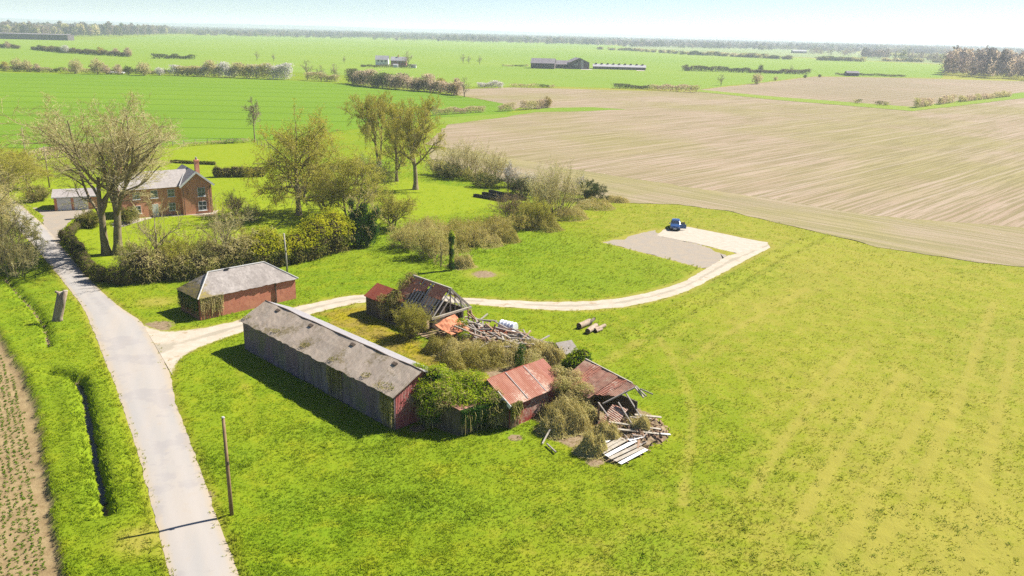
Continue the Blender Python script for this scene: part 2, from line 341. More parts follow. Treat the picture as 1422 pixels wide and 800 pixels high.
# ---- plants
M['bark'] = barkmat('grey brown bark', (.15, .12, .07), (.31, .25, .15)); M['bark_mid'] = barkmat('brown bark', (.12, .095, .055), (.28, .225, .135)); M['bark_dark'] = barkmat('dark bark', (.10, .075, .045), (.22, .165, .10))
def twigm(name, c1, c2, tr=.15):
    t = NT(name); return t.leafy(t.mix(t.island(), c1, c2), tr)
M['twig'] = twigm('pale bare twigs', (.52, .45, .22), (.70, .64, .36), .5); M['twig_olive'] = twigm('olive budding twigs', (.44, .39, .11), (.58, .52, .19), .5)
M['twig_tan'] = twigm('tan bramble stems', (.58, .50, .22), (.74, .66, .34), .55); M['twig_purple'] = twigm('purple brown stems', (.33, .24, .15), (.48, .37, .24), .45); M['twig_grey'] = twigm('grey far twigs', (.34, .28, .18), (.47, .40, .28), .3)
M['bud'] = leafmat('yellow green buds', (.36, .36, .04), (.48, .45, .08), None, .5, .5); M['bud_olive'] = leafmat('olive buds', (.40, .37, .04), (.52, .46, .09), None, .5, .5)
M['bud_tan'] = leafmat('tan bramble leaves', (.54, .48, .14), (.68, .62, .24), (.36, .44, .05), .9, .55); M['bud_pale'] = leafmat('pale catkins', (.56, .54, .24), (.66, .62, .34), None, .5, .5); M['leaf_gold'] = leafmat('golden conifer tips', (.36, .36, .012), (.50, .46, .03), (.24, .28, .015), .8, .5)
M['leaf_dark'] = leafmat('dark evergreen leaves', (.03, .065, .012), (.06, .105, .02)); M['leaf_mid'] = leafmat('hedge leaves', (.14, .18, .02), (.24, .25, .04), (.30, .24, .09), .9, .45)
M['ivy'] = leafmat('sunlit-toned ivy leaves', (.24, .35, .012), (.44, .48, .03), (.14, .23, .012), 1.2, .45); M['ivy_dark'] = leafmat('dark and shade-toned ivy leaves', (.04, .10, .015), (.08, .16, .025))  # bright and dark pair paints sunlit tops and shaded sides on ivy
M['clip'] = leafmat('clipped hedge leaves', (.17, .20, .015), (.27, .28, .04), (.13, .16, .02), .6, .45); M['blossom'] = leafmat('white blossom', (.70, .68, .60), (.80, .79, .74))
M['dead'] = leafmat('dead bracken leaves', (.44, .36, .15), (.56, .48, .25), (.36, .36, .08), .8, .5); M['leaf_brown'] = leafmat('brown beech leaves', (.50, .42, .12), (.58, .50, .17), (.40, .44, .07), .3, .5)
M['core'] = simple('dark foliage shade core', (.035, .03, .015), (.07, .05, .025), 2, .95, .05)  # near-black colour stands in for self-shadow deep inside the foliage
M['far_leaf'] = leafmat('far hedge leaves', (.09, .12, .035), (.15, .165, .06), (.26, .21, .11), .02, .4); M['far_bare'] = leafmat('far bare twigs', (.48, .40, .20), (.60, .52, .28), (.44, .43, .14), .02, .5)
M['far_bloss'] = leafmat('far blossom', (.58, .54, .46), (.68, .65, .58), None, .5, .4); M['far_yellow'] = leafmat('far willow', (.38, .31, .07), (.46, .36, .10)); M['far_pink'] = leafmat('far pinkish twigs', (.48, .36, .23), (.60, .48, .33), None, .5, .5)
M['wood_far'] = leafmat('far woodland', (.095, .08, .082), (.14, .115, .105), (.08, .08, .07), .005, .3); M['wood_mauve'] = leafmat('mauve leafless wood', (.23, .165, .135), (.31, .235, .19), (.20, .17, .12), .02, .4)

# ---------------------------------------------------------------- numpy fields
def poly_in(x, y, poly):
    ins = np.zeros(x.shape, bool); n = len(poly); j = n - 1
    for i in range(n):
        xi, yi = poly[i][:2]; xj, yj = poly[j][:2]
        c = ((yi > y) != (yj > y)) & (x < (xj - xi) * (y - yi) / (yj - yi + 1e-12) + xi); ins ^= c; j = i
    return ins
def line_d(x, y, pl, closed=False):
    d = np.full(x.shape, 1e9); n = len(pl)
    for i in range(n if closed else n - 1):
        a = pl[i][:2]; b = pl[(i + 1) % n][:2]; ex, ey = b[0] - a[0], b[1] - a[1]
        t = np.clip(((x - a[0]) * ex + (y - a[1]) * ey) / (ex * ex + ey * ey + 1e-12), 0, 1)
        d = np.minimum(d, np.hypot(x - a[0] - t * ex, y - a[1] - t * ey))
    return d
def sdf(x, y, poly):
    d = line_d(x, y, poly, True); return np.where(poly_in(x, y, poly), -d, d)
def sm(v, a, b):
    t = np.clip((v - a) / (b - a), 0, 1); return t * t * (3 - 2 * t)
def vnoise(x, y, sc, seed=0):   # value noise
    r = np.random.default_rng(seed).random((256, 256)); X = x / sc; Yy = y / sc; xi = np.floor(X).astype(int); yi = np.floor(Yy).astype(int); fx = X - xi; fy = Yy - yi
    fx = fx * fx * (3 - 2 * fx); fy = fy * fy * (3 - 2 * fy); g = lambda a, b: r[a % 256, b % 256]
    return (g(xi, yi) * (1 - fx) + g(xi + 1, yi) * fx) * (1 - fy) + (g(xi, yi + 1) * (1 - fx) + g(xi + 1, yi + 1) * fx) * fy
# ---------------------------------------------------------------- layout from the survey
ROAD_L = [(246, 850), (236, 797), (216, 719), (189, 618), (158.6, 530), (145, 498), (128, 454), (115, 426), (81, 382), (44, 338), (15, 308), (-20, 280), (-60, 252)]
ROAD_R = [(352, 850), (331, 798), (297, 709), (270, 631), (243, 560), (236, 520), (215, 478), (197, 447), (168, 428), (145, 409), (128, 392), (84, 341), (66, 318), (30, 285), (-10, 258)]
TR_U = [(198, 450), (222, 459), (256, 459), (297, 452), (337, 443), (384, 432), (428, 422), (480, 410.5), (560, 408), (640, 413), (706, 417), (774, 419), (824, 418), (875, 412), (915, 402), (950, 391), (976, 375), (1003, 358), (1030, 349), (1065, 337)]
TR_L = [(240, 522), (244, 506), (256, 493), (290, 478), (337, 461), (390, 449), (450, 432), (500, 420), (570, 417), (650, 422), (706, 427), (774, 431.5), (820, 431), (875, 426), (919, 416), (950, 406.5), (978, 393), (1009, 377), (1038, 361), (1070, 344)]
CONC = [(909.6, 327), (922, 319), (953.5, 314.6), (1010, 326), (1067, 337), (1050, 346), (1030, 353), (965, 338)]
GRAV = [(838, 336.5), (875, 328), (909.6, 319), (912, 327.5), (965, 339), (1003, 350), (1010, 358), (981, 374), (952, 366), (890, 350)]
YARD = [(436, 436), (505, 424), (560, 470), (640, 500), (680, 525), (640, 540), (600, 512)]
LAWN = [(-20, 222), (60, 213), (250, 205), (350, 198), (385, 212), (430, 240), (540, 248), (655, 261), (742, 280), (655, 293), (540, 309), (430, 305), (300, 352), (180, 388), (100, 335), (60, 300), (-20, 262)]
CROP = [(88, 830), (88, 793), (78, 746), (64, 665), (51, 574), (37, 530), (25, 507), (0, 465), (-60, 380), (-400, 300), (-900, 830)]
DITCH1 = [(66, 515), (84, 518), (108, 523), (117, 545), (123, 580), (130, 620), (138, 660), (147, 712)]
DITCH2 = [(-5, 370), (23.6, 405), (44, 426), (61, 449), (68, 482)]
DITCH3 = [(1142, 328), (1075, 362), (1000, 408), (940, 440), (885, 470)]
HEAD = [(600, 236), (760, 262), (868, 282), (942, 284), (1010, 293), (1111, 317), (1158, 328), (1219, 343), (1360, 365), (1440, 372), (1440, 318), (1212, 300), (1060, 275), (942, 258), (800, 236), (640, 208), (595, 205)]
STUB = [(625, 171), (700, 161), (752, 152), (722, 149), (715, 153), (690, 142), (628, 131), (640, 124), (710, 121.5), (972, 128), (1077, 138), (1178, 146), (1266, 153), (1330, 146), (1440, 133), (1440, 320), (1212, 301), (1060, 276), (942, 259), (800, 237), (640, 209), (590, 200)]
DRIVE = [(60, 300), (40, 285), (62, 292), (125, 288), (128, 296), (100, 305), (88, 318), (84, 341), (60, 330)]
W = {k: ats(v) for k, v in dict(ROAD_L=ROAD_L, ROAD_R=ROAD_R, TR_U=TR_U, TR_L=TR_L, CONC=CONC, GRAV=GRAV, YARD=YARD, LAWN=LAWN, CROP=CROP, D1=DITCH1, D2=DITCH2, D3=DITCH3, HEAD=HEAD, STUB=STUB, DRIVE=DRIVE).items()}
ROADP = np.concatenate([W['ROAD_L'], W['ROAD_R'][::-1]]); TRP = np.concatenate([W['TR_U'], W['TR_L'][::-1]])
HARD = [ROADP, TRP, W['CONC'], W['GRAV'], W['DRIVE']]
TRACKS = [ats([(915, 470), (935, 500), (955, 540), (963, 580), (955, 640), (948, 700)]), ats([(836, 503), (862, 487), (890, 472)]), ats([(840, 506), (868, 489), (894, 474)]), ats([(1190, 480), (1150, 530), (1090, 610), (1040, 690)]), ats([(1250, 520), (1160, 640), (1110, 720)]), ats([(1380, 420), (1330, 560), (1260, 700), (1200, 790)]), ats([(1410, 470), (1380, 600), (1340, 790)]), ats([(1120, 400), (1000, 470), (950, 505)]),
          ats([(330, 515), (352, 560), (345, 600)]), ats([(1290, 560), (1215, 680), (1150, 800)])]
FOOT = [np.array([Y(a, b)[:2] for a, b in r]) for r in ([(0, 0), (24.3, 0), (24.3, 5.6), (0, 5.6)], [(35.2, .6), (40.1, .6), (40.1, 12.7), (35.2, 12.7)], [(14.3, 15.4), (25.5, 15.4), (25.5, 21.5), (14.3, 21.5)], [(-6.2, 6.9), (-1, 6.9), (-1, 13.8), (-6.2, 13.8)], [(-4.3, 3.), (-.3, 2.4), (-.3, 6.9), (-4.3, 6.9)])]
DEBRIS = np.array([Y(a, b)[:2] for a, b in [(15, 16), (15, 23), (5, 24.5), (0, 23), (-6, 19), (-13, 18), (-16, 13), (-16, 8.5), (-8, 8), (-7, 13), (0, 12), (5, 14)]])
def hard_sd(x, y):
    d = np.full(x.shape, 1e9)
    for p in HARD: d = np.minimum(d, sdf(x, y, p))
    return d
_FIELD = np.concatenate([W['HEAD'][:10], W['STUB'][14:15], W['STUB'][:15][::-1][1:]]) if False else None
def field_sd(x, y): return np.minimum(sdf(x, y, W['HEAD']), sdf(x, y, W['STUB']))
def height(x, y, masks=False):
    hs = hard_sd(x, y); fs = field_sd(x, y); lawn = sm(-sdf(x, y, W['LAWN']), -1.5, 1.5); crop = sdf(x, y, W['CROP']) + (vnoise(x, y, .8, 5) - .5) * .5
    fade = 1 - sm(np.hypot(x, y), 190, 260)
    rough = .12 * (vnoise(x, y, 6, 1) - .5) + .10 * (vnoise(x, y, 1.7, 2) - .5) + .08 * (vnoise(x, y, .75, 3) - .5) + .07 * (vnoise(x, y, .4, 4) - .5)
    z = rough * fade * (1 - .8 * lawn)
    away = sm(hs, .0, 1.6); z = z * away + .07 * sm(hs, -.05, .5) * (1 - sm(hs, 3, 8)) * fade
    z = np.where(hs < .0, -.06 - .25 * sm(-hs, 0, .5) * 0, z)
    z = z * sm(fs, 0, 3) - .08 * (1 - sm(fs, -.6, .2))
    d1 = line_d(x, y, W['D1']); d2 = line_d(x, y, W['D2']); d3 = line_d(x, y, W['D3']); jag = (vnoise(x, y, .9, 8) - .5) * .35
    z = z - 1.15 * (1 - sm(d1 + jag, .10, .72)) - .7 * (1 - sm(d2 + jag, .05, .6)) + (.16 * np.exp(-((d3 - 1.5) / .8) ** 2) - .12 * np.exp(-(d3 / .8) ** 2)) * sm(hs, 0, 1.5) * sm(fs, 0, 2)
    z = z + .16 * np.exp(-((d1 - 1.4) / .7) ** 2)
    z = z - .42 * (1 - sm(crop, -.15, .28)) + .10 * np.exp(-((crop - .6) / .5) ** 2)
    for fp in FOOT: z = z * sm(sdf(x, y, fp), -.2, 1.)
    if not masks: return z
    foot = np.min([sdf(x, y, fp) for fp in FOOT], axis=0); tr = np.min([line_d(x, y, t) for t in TRACKS], axis=0)
    px_dry = sm(x, -10, 32) * .62 + (1 - sm(y, 44, 60)) * sm(x, -8, 6) * .18
    worn = np.clip(px_dry + .4 * np.exp(-(tr / .5) ** 2) * (.4 + vnoise(x, y, 4., 19)) + .1 * np.exp(-((tr - 1.5) / .4) ** 2) + .6 * (1 - sm(hs, 0, 1.1)) + .25 * (vnoise(x, y, 14, 9) - .5), 0, 1)
    for c, r in (((219, 419), 3.), ((670, 381), 3.4), ((1085, 330), 3.), ((250, 760), 2.2), ((505, 424), 2), ((200, 750), 2.5)):
        p = at(*c); worn = np.maximum(worn, .9 * np.exp(-(((x - p[0]) / r) ** 2 + ((y - p[1]) / (r * .8)) ** 2)))
    bare = np.zeros_like(x)
    for c, r in (((215, 455), 2.2), ((672, 381), 1.9), ((580, 595), .8), ((715, 608), .7), ((826, 640), .9), ((275, 692), 1.2), ((285, 297), 2.5)):
        p = at(*c); bare = np.maximum(bare, np.exp(-(np.hypot(x - p[0], y - p[1]) / r) ** 2))
    bare = np.maximum(bare, .75 * (1 - sm(sdf(x, y, DEBRIS), -.6, .5))); bare = np.maximum(bare, .8 * (1 - sm(foot, -.3, .25)))
    bare = np.maximum(bare, .7 * (1 - sm(np.minimum(d1, d2), .1, .38)))
    moss = 1 - sm(sdf(x, y, W['YARD']) + (vnoise(x, y, 1.5, 12) - .5) * 1.6, -.4, .8)
    lush = np.clip(.8 * sm(vnoise(x, y, 5, 14), .55, .8) * sm(38 - np.hypot(x + 2, y - 52), 0, 22) + .5 * (1 - sm(foot, .3, 4)) + .25 * np.exp(-((d3 - 1.) / 1.2) ** 2) + .35 * (1 - sm(np.minimum(d1, d2), .8, 3)), 0, 1)
    lush = np.maximum(lush, .75 * sm(y, 92, 105) * (1 - lawn) * sm(-line_d(x, y, ats([(560, 330), (700, 330), (860, 345), (960, 385), (860, 395), (660, 395)]), True) + 14, 0, 12))
    return z, dict(worn=worn, bare=np.clip(bare, 0, 1), moss=moss, lush=lush * (1 - .8 * worn), lawn=lawn * (1 - sm(y, 0, 1) * 0), crop=1 - sm(crop, -.1, .2))
# ---------------------------------------------------------------- ground sheet
def axis(lo, hi, f, d0):
    a = [0.]; 
    while a[-1] < hi: a.append(a[-1] + f(a[-1]))
    b = [0.]
    while b[-1] > lo: b.append(b[-1] - f(b[-1]))
    return np.array(b[:0:-1] + a)
fx = lambda v: .34 if -62 < v < 62 else min(.34 + (abs(v) - 62) * .06, 700)
fy = lambda v: .9 if v < 34 else (max(.26, .0058 * v) if v < 190 else min(1.1 + (v - 190) * .06, 700))
gx = axis(-12500, 12500, fx, .3); gy = axis(-300, 13500, fy, .3); gy = gy[gy > -320]
X, Yg = np.meshgrid(gx, gy, indexing='ij'); Z, mk = height(X, Yg, True)
Z = np.where(np.hypot(X, Yg) > 262, np.minimum(Z, 0.), Z)
g = MB(); i = np.arange(X.size).reshape(X.shape)
g.add(np.stack([X, Yg, Z], -1).reshape(-1, 3), np.stack([i[:-1, :-1], i[1:, :-1], i[1:, 1:], i[:-1, 1:]], -1).reshape(-1, 4))
g.at = {k: v.ravel() for k, v in mk.items()}
tag(g.build('ground', M['ground'], smooth=True), 'green meadow and verge grass between the lane and the fields', 'ground', kind='structure')

def resample(pl, step):
    pl = np.asarray(pl)[:, :2]; d = np.r_[0, np.cumsum(np.linalg.norm(np.diff(pl, axis=0), axis=1))]; n = max(2, int(d[-1] / step))
    # smooth (Catmull-like) by interpolating then box filtering
    t = np.linspace(0, d[-1], n); q = np.stack([np.interp(t, d, pl[:, k]) for k in (0, 1)], 1)
    k = max(1, int(1.2 / step)); 
    for _ in range(2):
        pad = np.concatenate([np.repeat(q[:1], k, 0), q, np.repeat(q[-1:], k, 0)]); q2 = np.stack([np.convolve(pad[:, c], np.ones(2 * k + 1) / (2 * k + 1), 'valid') for c in (0, 1)], 1); q2[0], q2[-1] = q[0], q[-1]; q = q2
    return q
def ribbon(name, L, R, mat, z, kind='structure', jag=.18, n=None, nv=14, label=None, cat=None):
    a = resample(L, .5); b = resample(R, .5); n = max(len(a), len(b))
    rs = lambda p: np.stack([np.interp(np.linspace(0, 1, n), np.linspace(0, 1, len(p)), p[:, k]) for k in (0, 1)], 1)
    a, b = rs(a), rs(b); d = b - a; d /= np.linalg.norm(d, axis=1, keepdims=True)
    for s_, p, sg in ((1, a, -1), (2, b, 1)):
        e = (vnoise(p[:, 0], p[:, 1], .7, s_) - .4) * jag * 2 + (vnoise(p[:, 0], p[:, 1], 3., s_ + 5) - .4) * jag; p += d * (sg * e)[:, None]
    v = np.linspace(0, 1, nv + 1); Pn = a[:, None] * (1 - v)[None, :, None] + b[:, None] * v[None, :, None]
    m = MB(); i = np.arange(n * (nv + 1)).reshape(n, nv + 1); crown = .04 * (1 - (2 * v - 1) ** 2)
    V = np.concatenate([Pn, np.broadcast_to((z + crown)[None, :, None], (n, nv + 1, 1))], -1)
    m.add(V.reshape(-1, 3), np.stack([i[:-1, :-1], i[1:, :-1], i[1:, 1:], i[:-1, 1:]], -1).reshape(-1, 4))
    vv = np.broadcast_to(v, (n, nv + 1)).ravel()
    m.at = dict(edge=sm(np.abs(2 * vv - 1), .72, 1.), mid=np.exp(-((vv - .5) / .17) ** 2), wheel=np.exp(-((np.abs(vv - .5) - .2) / .09) ** 2))
    return tag(m.build(name, mat, smooth=True), label, cat, kind=kind)
def sheet(name, poly, mat, z, jag=.25, step=.8, label=None):
    p = np.asarray(poly)[:, :2]; p = np.concatenate([p, p[:1]]); out = []
    for a, b in zip(p[:-1], p[1:]):
        n = max(1, int(np.linalg.norm(b - a) / step)); n = min(n, 200); q = a + (b - a) * (np.arange(n) / n)[:, None]; out.append(q)
    q = np.concatenate(out)
    if jag: q = q + np.stack([vnoise(q[:, 0], q[:, 1], step * 1.7, 21) - .5, vnoise(q[:, 0], q[:, 1], step * 1.7, 22) - .5], 1) * jag * 2
    m = MB(); V = np.c_[q, np.full(len(q), z)]
    if np.sum(q[:, 0] * np.roll(q[:, 1], -1) - np.roll(q[:, 0], -1) * q[:, 1]) < 0: V = V[::-1]
    m.ngon(V); return tag(m.build(name, mat), label, None, kind='structure')
ribbon('road', W['ROAD_L'], W['ROAD_R'], M['road'], .012, label='pale single-track lane running past the farm', jag=.1)
ribbon('track', W['TR_U'], W['TR_L'], M['track'], -.004, jag=.2, label='pale farm track curving behind the ruined barns')
sheet('hardstanding', W['GRAV'], M['gravel'], .004, .9, label='grey gravel hardstanding beside the concrete pad')
sheet('concrete_pad', W['CONC'], M['conc'], .016, .3, label='bleached concrete pad at the end of the track')
sheet('driveway', W['DRIVE'], M['gravel'], .006, .3, label='pale driveway in front of the garage')
sheet('terrace', ats([(215, 302), (300, 297), (303, 292), (262, 297), (232, 299), (185, 305), (150, 312), (160, 318)]), M['conc'], .02, .3, label='pale gravel strip along the house front')
D1w = [at(108, 526, -.85), at(117, 548, -.85), at(123, 582, -.85), at(130, 622, -.85), at(138, 662, -.85), at(146, 700, -.85)]
wl = np.array([p[:2] for p in D1w]); dd = np.gradient(wl, axis=0); dd /= np.linalg.norm(dd, axis=1, keepdims=True); pp = np.stack([-dd[:, 1], dd[:, 0]], 1) * .27
wm = MB(); wv = np.c_[np.concatenate([wl + pp, (wl - pp)[::-1]]), np.full(12, -.86)]
if np.sum(wv[:, 0] * np.roll(wv[:, 1], -1) - np.roll(wv[:, 0], -1) * wv[:, 1]) < 0: wv = wv[::-1]
wm.ngon(wv); tag(wm.build('ditch_water', M['water']), 'strip of dark water lying in the verge ditch', None, kind='structure')
# ---- fields
def fsheet(name, px, mat, z, label, jag=1., step=4.): return sheet(name, ats(px), mat, z, jag, step, label)
fsheet('wheat_field', [(-400, 205), (-400, 98), (0, 101), (200, 104), (330, 109.5), (400, 111.5), (480, 117), (560, 125), (640, 134), (700, 143.5), (716, 153), (700, 158), (620, 163), (560, 172), (480, 180), (400, 193), (345, 196), (255, 200), (60, 206)], M['wheat'], .03, 'bright green wheat field behind the farmhouse')
fsheet('pasture_field', [(-900, 95), (-900, 54), (0, 54.5), (140, 55.5), (220, 49.5), (480, 50.3), (840, 62), (960, 74), (1100, 80), (1310, 90), (1310, 108), (1256, 107.5), (1131, 105.5), (969, 124.5), (710, 119.5), (640, 121), (560, 110), (400, 100), (200, 97), (0, 94)], M['pasture'], .05, 'wide green pasture beyond the hedges', 3, 12)
fsheet('pale_field', [(860, 62), (1000, 62), (1180, 72), (1300, 82), (1310, 89), (1200, 84), (1000, 74), (880, 70)], M['pale_field'], .09, 'pale yellowish field below the horizon', 3, 15)
fsheet('stubble_field', STUB, M['stubble'], .02, 'pale brown stubble field with faint rows', .6, 2.)
fsheet('headland_strip', HEAD, M['headland'], .035, 'greener headland strip along the stubble edge', .5, 1.2)
fsheet('far_stubble_field', [(969, 125), (1060, 115), (1131, 106.5), (1256, 108.5), (1440, 113.5), (1440, 127), (1340, 140), (1266, 149), (1178, 142), (1077, 135)], M['stubble_far'], .07, 'brown ridged field beside the far wood', 1., 5)
fsheet('field_verge', [(965, 127), (969, 124.5), (1077, 134.5), (1178, 142), (1266, 148.5), (1340, 139), (1440, 126), (1440, 134), (1330, 147.5), (1266, 154.5), (1178, 147), (1077, 139)], M['verge'], .10, 'grass verge between the two brown fields', .8, 3)
fsheet('grass_strip', [(625, 173), (700, 163), (742, 156), (800, 155), (870, 152), (820, 149), (760, 150), (700, 158), (620, 163), (580, 171)], M['verge'], .045, 'grass strip poking into the stubble', .8, 3)
# ================================================================ farm buildings
def gable_prism(m, A, e, n, w, h, hr, mi=0):   # upright gable wall from A along e, thickness along n
    pass
def wall_quad(m, p, q, z0, z1, th, inward, mi=0, nu=1):
    p = np.asarray(p, float); q = np.asarray(q, float); c = (p + q) / 2 + inward * th / 2
    m.box(np.array([c[0], c[1], (z0 + z1) / 2]), (q - p) / 2, inward * th / 2, UP * (z1 - z0) / 2, mi)
def gable_wall(m, p, q, z0, ze, zr, th, inward, mi=0, apex=.5):
    p = np.asarray(p, float) * [1, 1, 0]; q = np.asarray(q, float) * [1, 1, 0]; a = p + (q - p) * apex
    out = [p + UP * z0, q + UP * z0, q + UP * ze, a + UP * zr, p + UP * ze]; o2 = [v + inward * th for v in out]
    n0 = m.n; m.v.append(np.array(out + o2)); m.n += 10
    m.ng.append(([n0 + k for k in range(5)], mi)); m.ng.append(([n0 + 9 - k for k in range(5)], mi))
    for k in range(5): j = (k + 1) % 5; m.ng.append(([n0 + k, n0 + 5 + k, n0 + 5 + j, n0 + j], mi))
# ---- long barn
LEN, WID, EH, RH, RB = 24.3, 5.6, 3.15, 4.5, 2.7
barn = thing('barn', 'long low barn with a grey cement sheet roof beside the lane', 'barn', Y(LEN / 2, WID / 2))
m = MB(); wall_quad(m, Y(0, 0), Y(LEN, 0), -.15, EH, .12, E2); wall_quad(m, Y(0, WID), Y(LEN, WID), -.15, EH - .05, .12, -E2)
gable_wall(m, Y(LEN - .005, .13), Y(LEN - .005, WID - .13), -.15, EH, RH - .06, .12, -E1, 0, .48)
m.build('wall', M['barn_wall'], barn)
m = MB(); gable_wall(m, Y(.005, .13), Y(.005, WID - .13), -.15, EH, RH - .06, .12, E1, 0, .48); tag(m.build('end_wall', M['barn_red'], barn), 'red painted sheet end wall')
m = MB(); m.quadgrid(Y(-.25, -.3, EH - .08), Y(LEN + .2, -.3, EH - .08), Y(LEN + .2, RB, RH), Y(-.25, RB, RH), 60, 10, .045, 1.7, .05, 0, .16); tag(m.build('roof_slope', M['asb'], barn), 'grey lichened roof slope')
m = MB(); m.quadgrid(Y(-.25, WID + .3, EH - .12), Y(LEN + .2, WID + .3, EH - .12), Y(LEN + .2, RB + .12, RH - .01), Y(-.25, RB + .12, RH - .01), 60, 8, .03, 5.1, .05, 0, .05); tag(m.build('roof_slope', M['asb_far'], barn), 'pale sunlit roof slope')
m = MB(); pts = [Y(a, RB + .06 + .03 * math.sin(a), RH - .012 + .03 * math.sin(a * 1.3)) for a in np.linspace(-.3, LEN + .2, 40)]; m.tube(pts, .085, 6); m.build('ridge_shadow_cap', M['wood_dark'], barn)  # dark colour stands in for the shadow line along the ridge gap
for a in (21.4, 15.5, 8.8, 2.8):
    m = MB(); c = Y(a, 2.28, 4.36); m.box(c, E1 * .26, E2 * .13 + UP * .065, (UP - .5 * E2) * .05); vt = m.build('vent', M['wood_dark'], barn)
m = MB(); m.yb(-.08, -.03, 2.3, 5.2, 2.9, 3.0); m.build('barge_board', M['zinc'], barn)
# ---- brick shed with hipped slate roof
SA0, SA1, SB0, SB1, SE, SR = 35.25, 40.1, .7, 12.6, 2.6, 4.55
shed = thing('brick_shed', 'red brick outbuilding with a hipped slate roof behind the long barn', 'shed', Y(37.7, 6.6))
m = MB(); wall_quad(m, Y(SA0, SB0), Y(SA0, SB1), -.1, SE, .24, E1); wall_quad(m, Y(SA1, SB0), Y(SA1, SB1), -.1, SE, .24, -E1)
wall_quad(m, Y(SA0 + .25, SB0 + .002), Y(SA1 - .25, SB0 + .002), -.1, SE - .003, .24, E2); wall_quad(m, Y(SA0 + .25, SB1 - .002), Y(SA1 - .25, SB1 - .002), -.1, SE - .003, .24, -E2); m.build('wall', M['brick'], shed)
o = .28; am = (SA0 + SA1) / 2; r0, r1 = Y(am, 3.1, SR), Y(am, 10.0, SR - .05); z = SE - .07
c00, c01, c11, c10 = Y(SA0 - o, SB0 - o, z), Y(SA0 - o, SB1 + o, z), Y(SA1 + o, SB1 + o, z), Y(SA1 + o, SB0 - o, z)
m = MB(); m.quadgrid(c00, c01, r1, r0, 44, 12, .05, 2.2, .05, 0, .14); m.quadgrid(c11, c10, r0, r1, 30, 8, .04, 3.1, .05)
m.quadgrid(c10, c00, r0, r0 + 1e-3 * E1, 16, 10, .07, 6.2, .05, 0, .1); m.quadgrid(c01, c11, r1 + 1e-3 * E1, r1, 16, 10, .03, 7.2, .05)
allv = np.concatenate(m.v); loc = (allv - B0) @ E2
m.at = dict(moss=np.clip(1.15 - (loc - .4) / 3.2, 0, 1) * .9 + .25 * np.clip(1 - (allv[:, 2] - 2.5) / .7, 0, 1) * np.clip(1 - (loc - 3) / 5, 0, 1))
roof = m.build('roof', M['slate'], shed)
m = MB()
for p, q in ((c00, r0), (c01, r1), (r0 + .01 * UP, r1)): m.tube([p + .03 * UP, (p + q) / 2 + .035 * UP, q + .04 * UP], .075, 6)
m.build('hip_flashing', M['lead'], shed)
m = MB(); m.box(Y(am - .1, 5.3, SR + .03), E1 * .16, E2 * .28, UP * .05); tag(m.build('ridge_gap_shade', M['dark'], roof), 'near-black slab painted as a shaded gap in the ridge')  # solid near-black slab painted in for the shade of a gap
m = MB(); m.tube([Y(SA0 - .1, 9.9, 0), Y(SA0 - .12, 9.9, 1.2), Y(SA0 - .1, 9.9, 2.5)], .09, 8); m.build('downpipe', M['wood_dark'], shed)
# ---- small red-roofed hut
hut = thing('hut', 'small tarred hut with a red sheet roof at the end of the ruin', 'hut', Y(23.6, 17.4))
m = MB(); wall_quad(m, Y(21.9, 15.6), Y(25.3, 15.6), -.1, 2.2, .1, E2); wall_quad(m, Y(21.9, 19.1), Y(25.3, 19.1), -.1, 2.2, .1, -E2)
gable_wall(m, Y(25.295, 15.71), Y(25.295, 18.99), -.1, 2.2, 3.2, .1, -E1); gable_wall(m, Y(21.905, 15.71), Y(21.905, 18.99), -.1, 2.2, 3.2, .1, E1); m.build('wall', M['hut_wall'], hut)
for b0, lab in ((15.4, 'weathered red roof slope'), (19.3, None)):
    m = MB(); m.quadgrid(Y(21.8, b0, 2.12), Y(25.45, b0, 2.12), Y(25.45, 17.35, 3.28), Y(21.8, 17.35, 3.28), 12, 6, .02, 3, .04); m.build('roof', M['rust_red'], hut)
m = MB(); m.yb(22.6, 23.4, 15.56, 15.6, 0, 1.9); m.build('door', M['wood_dark'], hut)
# ---- ruined barn
ruin = thing('ruined_barn', 'ruined barn with bare rafters and scraps of orange tiles', 'barn', Y(17.6, 19))
m = MB(); wall_quad(m, Y(16., 16.5), Y(21.8, 16.5), -.1, 2.1, .2, E2); wall_quad(m, Y(15.2, 21.4), Y(21.5, 21.4), -.1, 2.0, .2, -E2); m.build('wall', M['hut_wall'], ruin)
m = MB(); gable_wall(m, Y(21.4, 16.7), Y(21.4, 21.2), -.1, 2.2, 4.7, .15, -E1); tag(m.build('gable_wall', M['brick'], ruin), 'far brick gable wall')
RA0, RA1, RZ, RE = 14.5, 20.9, 4.75, 2.15
m = MB(); m.beam(Y(RA0 - .1, 18.9, RZ + .05), Y(RA1, 18.9, RZ + .12), .16, .2); m.build('ridge_beam', M['wood_pale'], ruin)
k = 0
for a in np.linspace(RA0 + .05, RA1 - 1.1, 12):
    m = MB(); j = RNG.uniform(-.06, .06); m.beam(Y(a + j, 16.3, RE - .12), Y(a, 18.85, RZ - .06), .10, .13); m.build('rafter', M['wood_light'], ruin)
    if k in (0, 1, 3, 6, 9):
        m = MB(); m.beam(Y(a + j, 21.55, RE - .25), Y(a, 18.95, RZ - .06), .10, .13); m.build('rafter', M['wood_light'], ruin)
    k += 1
for zf in (.3, .62):
    m = MB(); m.beam(Y(RA0 + .3, 16.3 + 2.55 * zf, RE + (RZ - RE) * zf - .13), Y(RA1, 16.3 + 2.55 * zf, RE + (RZ - RE) * zf - .1), .09, .1); m.build('purlin', M['wood_grey'], ruin)
m = MB(); m.beam(Y(RA0 - .1, 16.1, 2.05), Y(RA0 - .3, 21.6, 2.2), .2, .22); tag(m.build('tie_beam', M['wood_pale'], ruin), 'bleached tie beam')
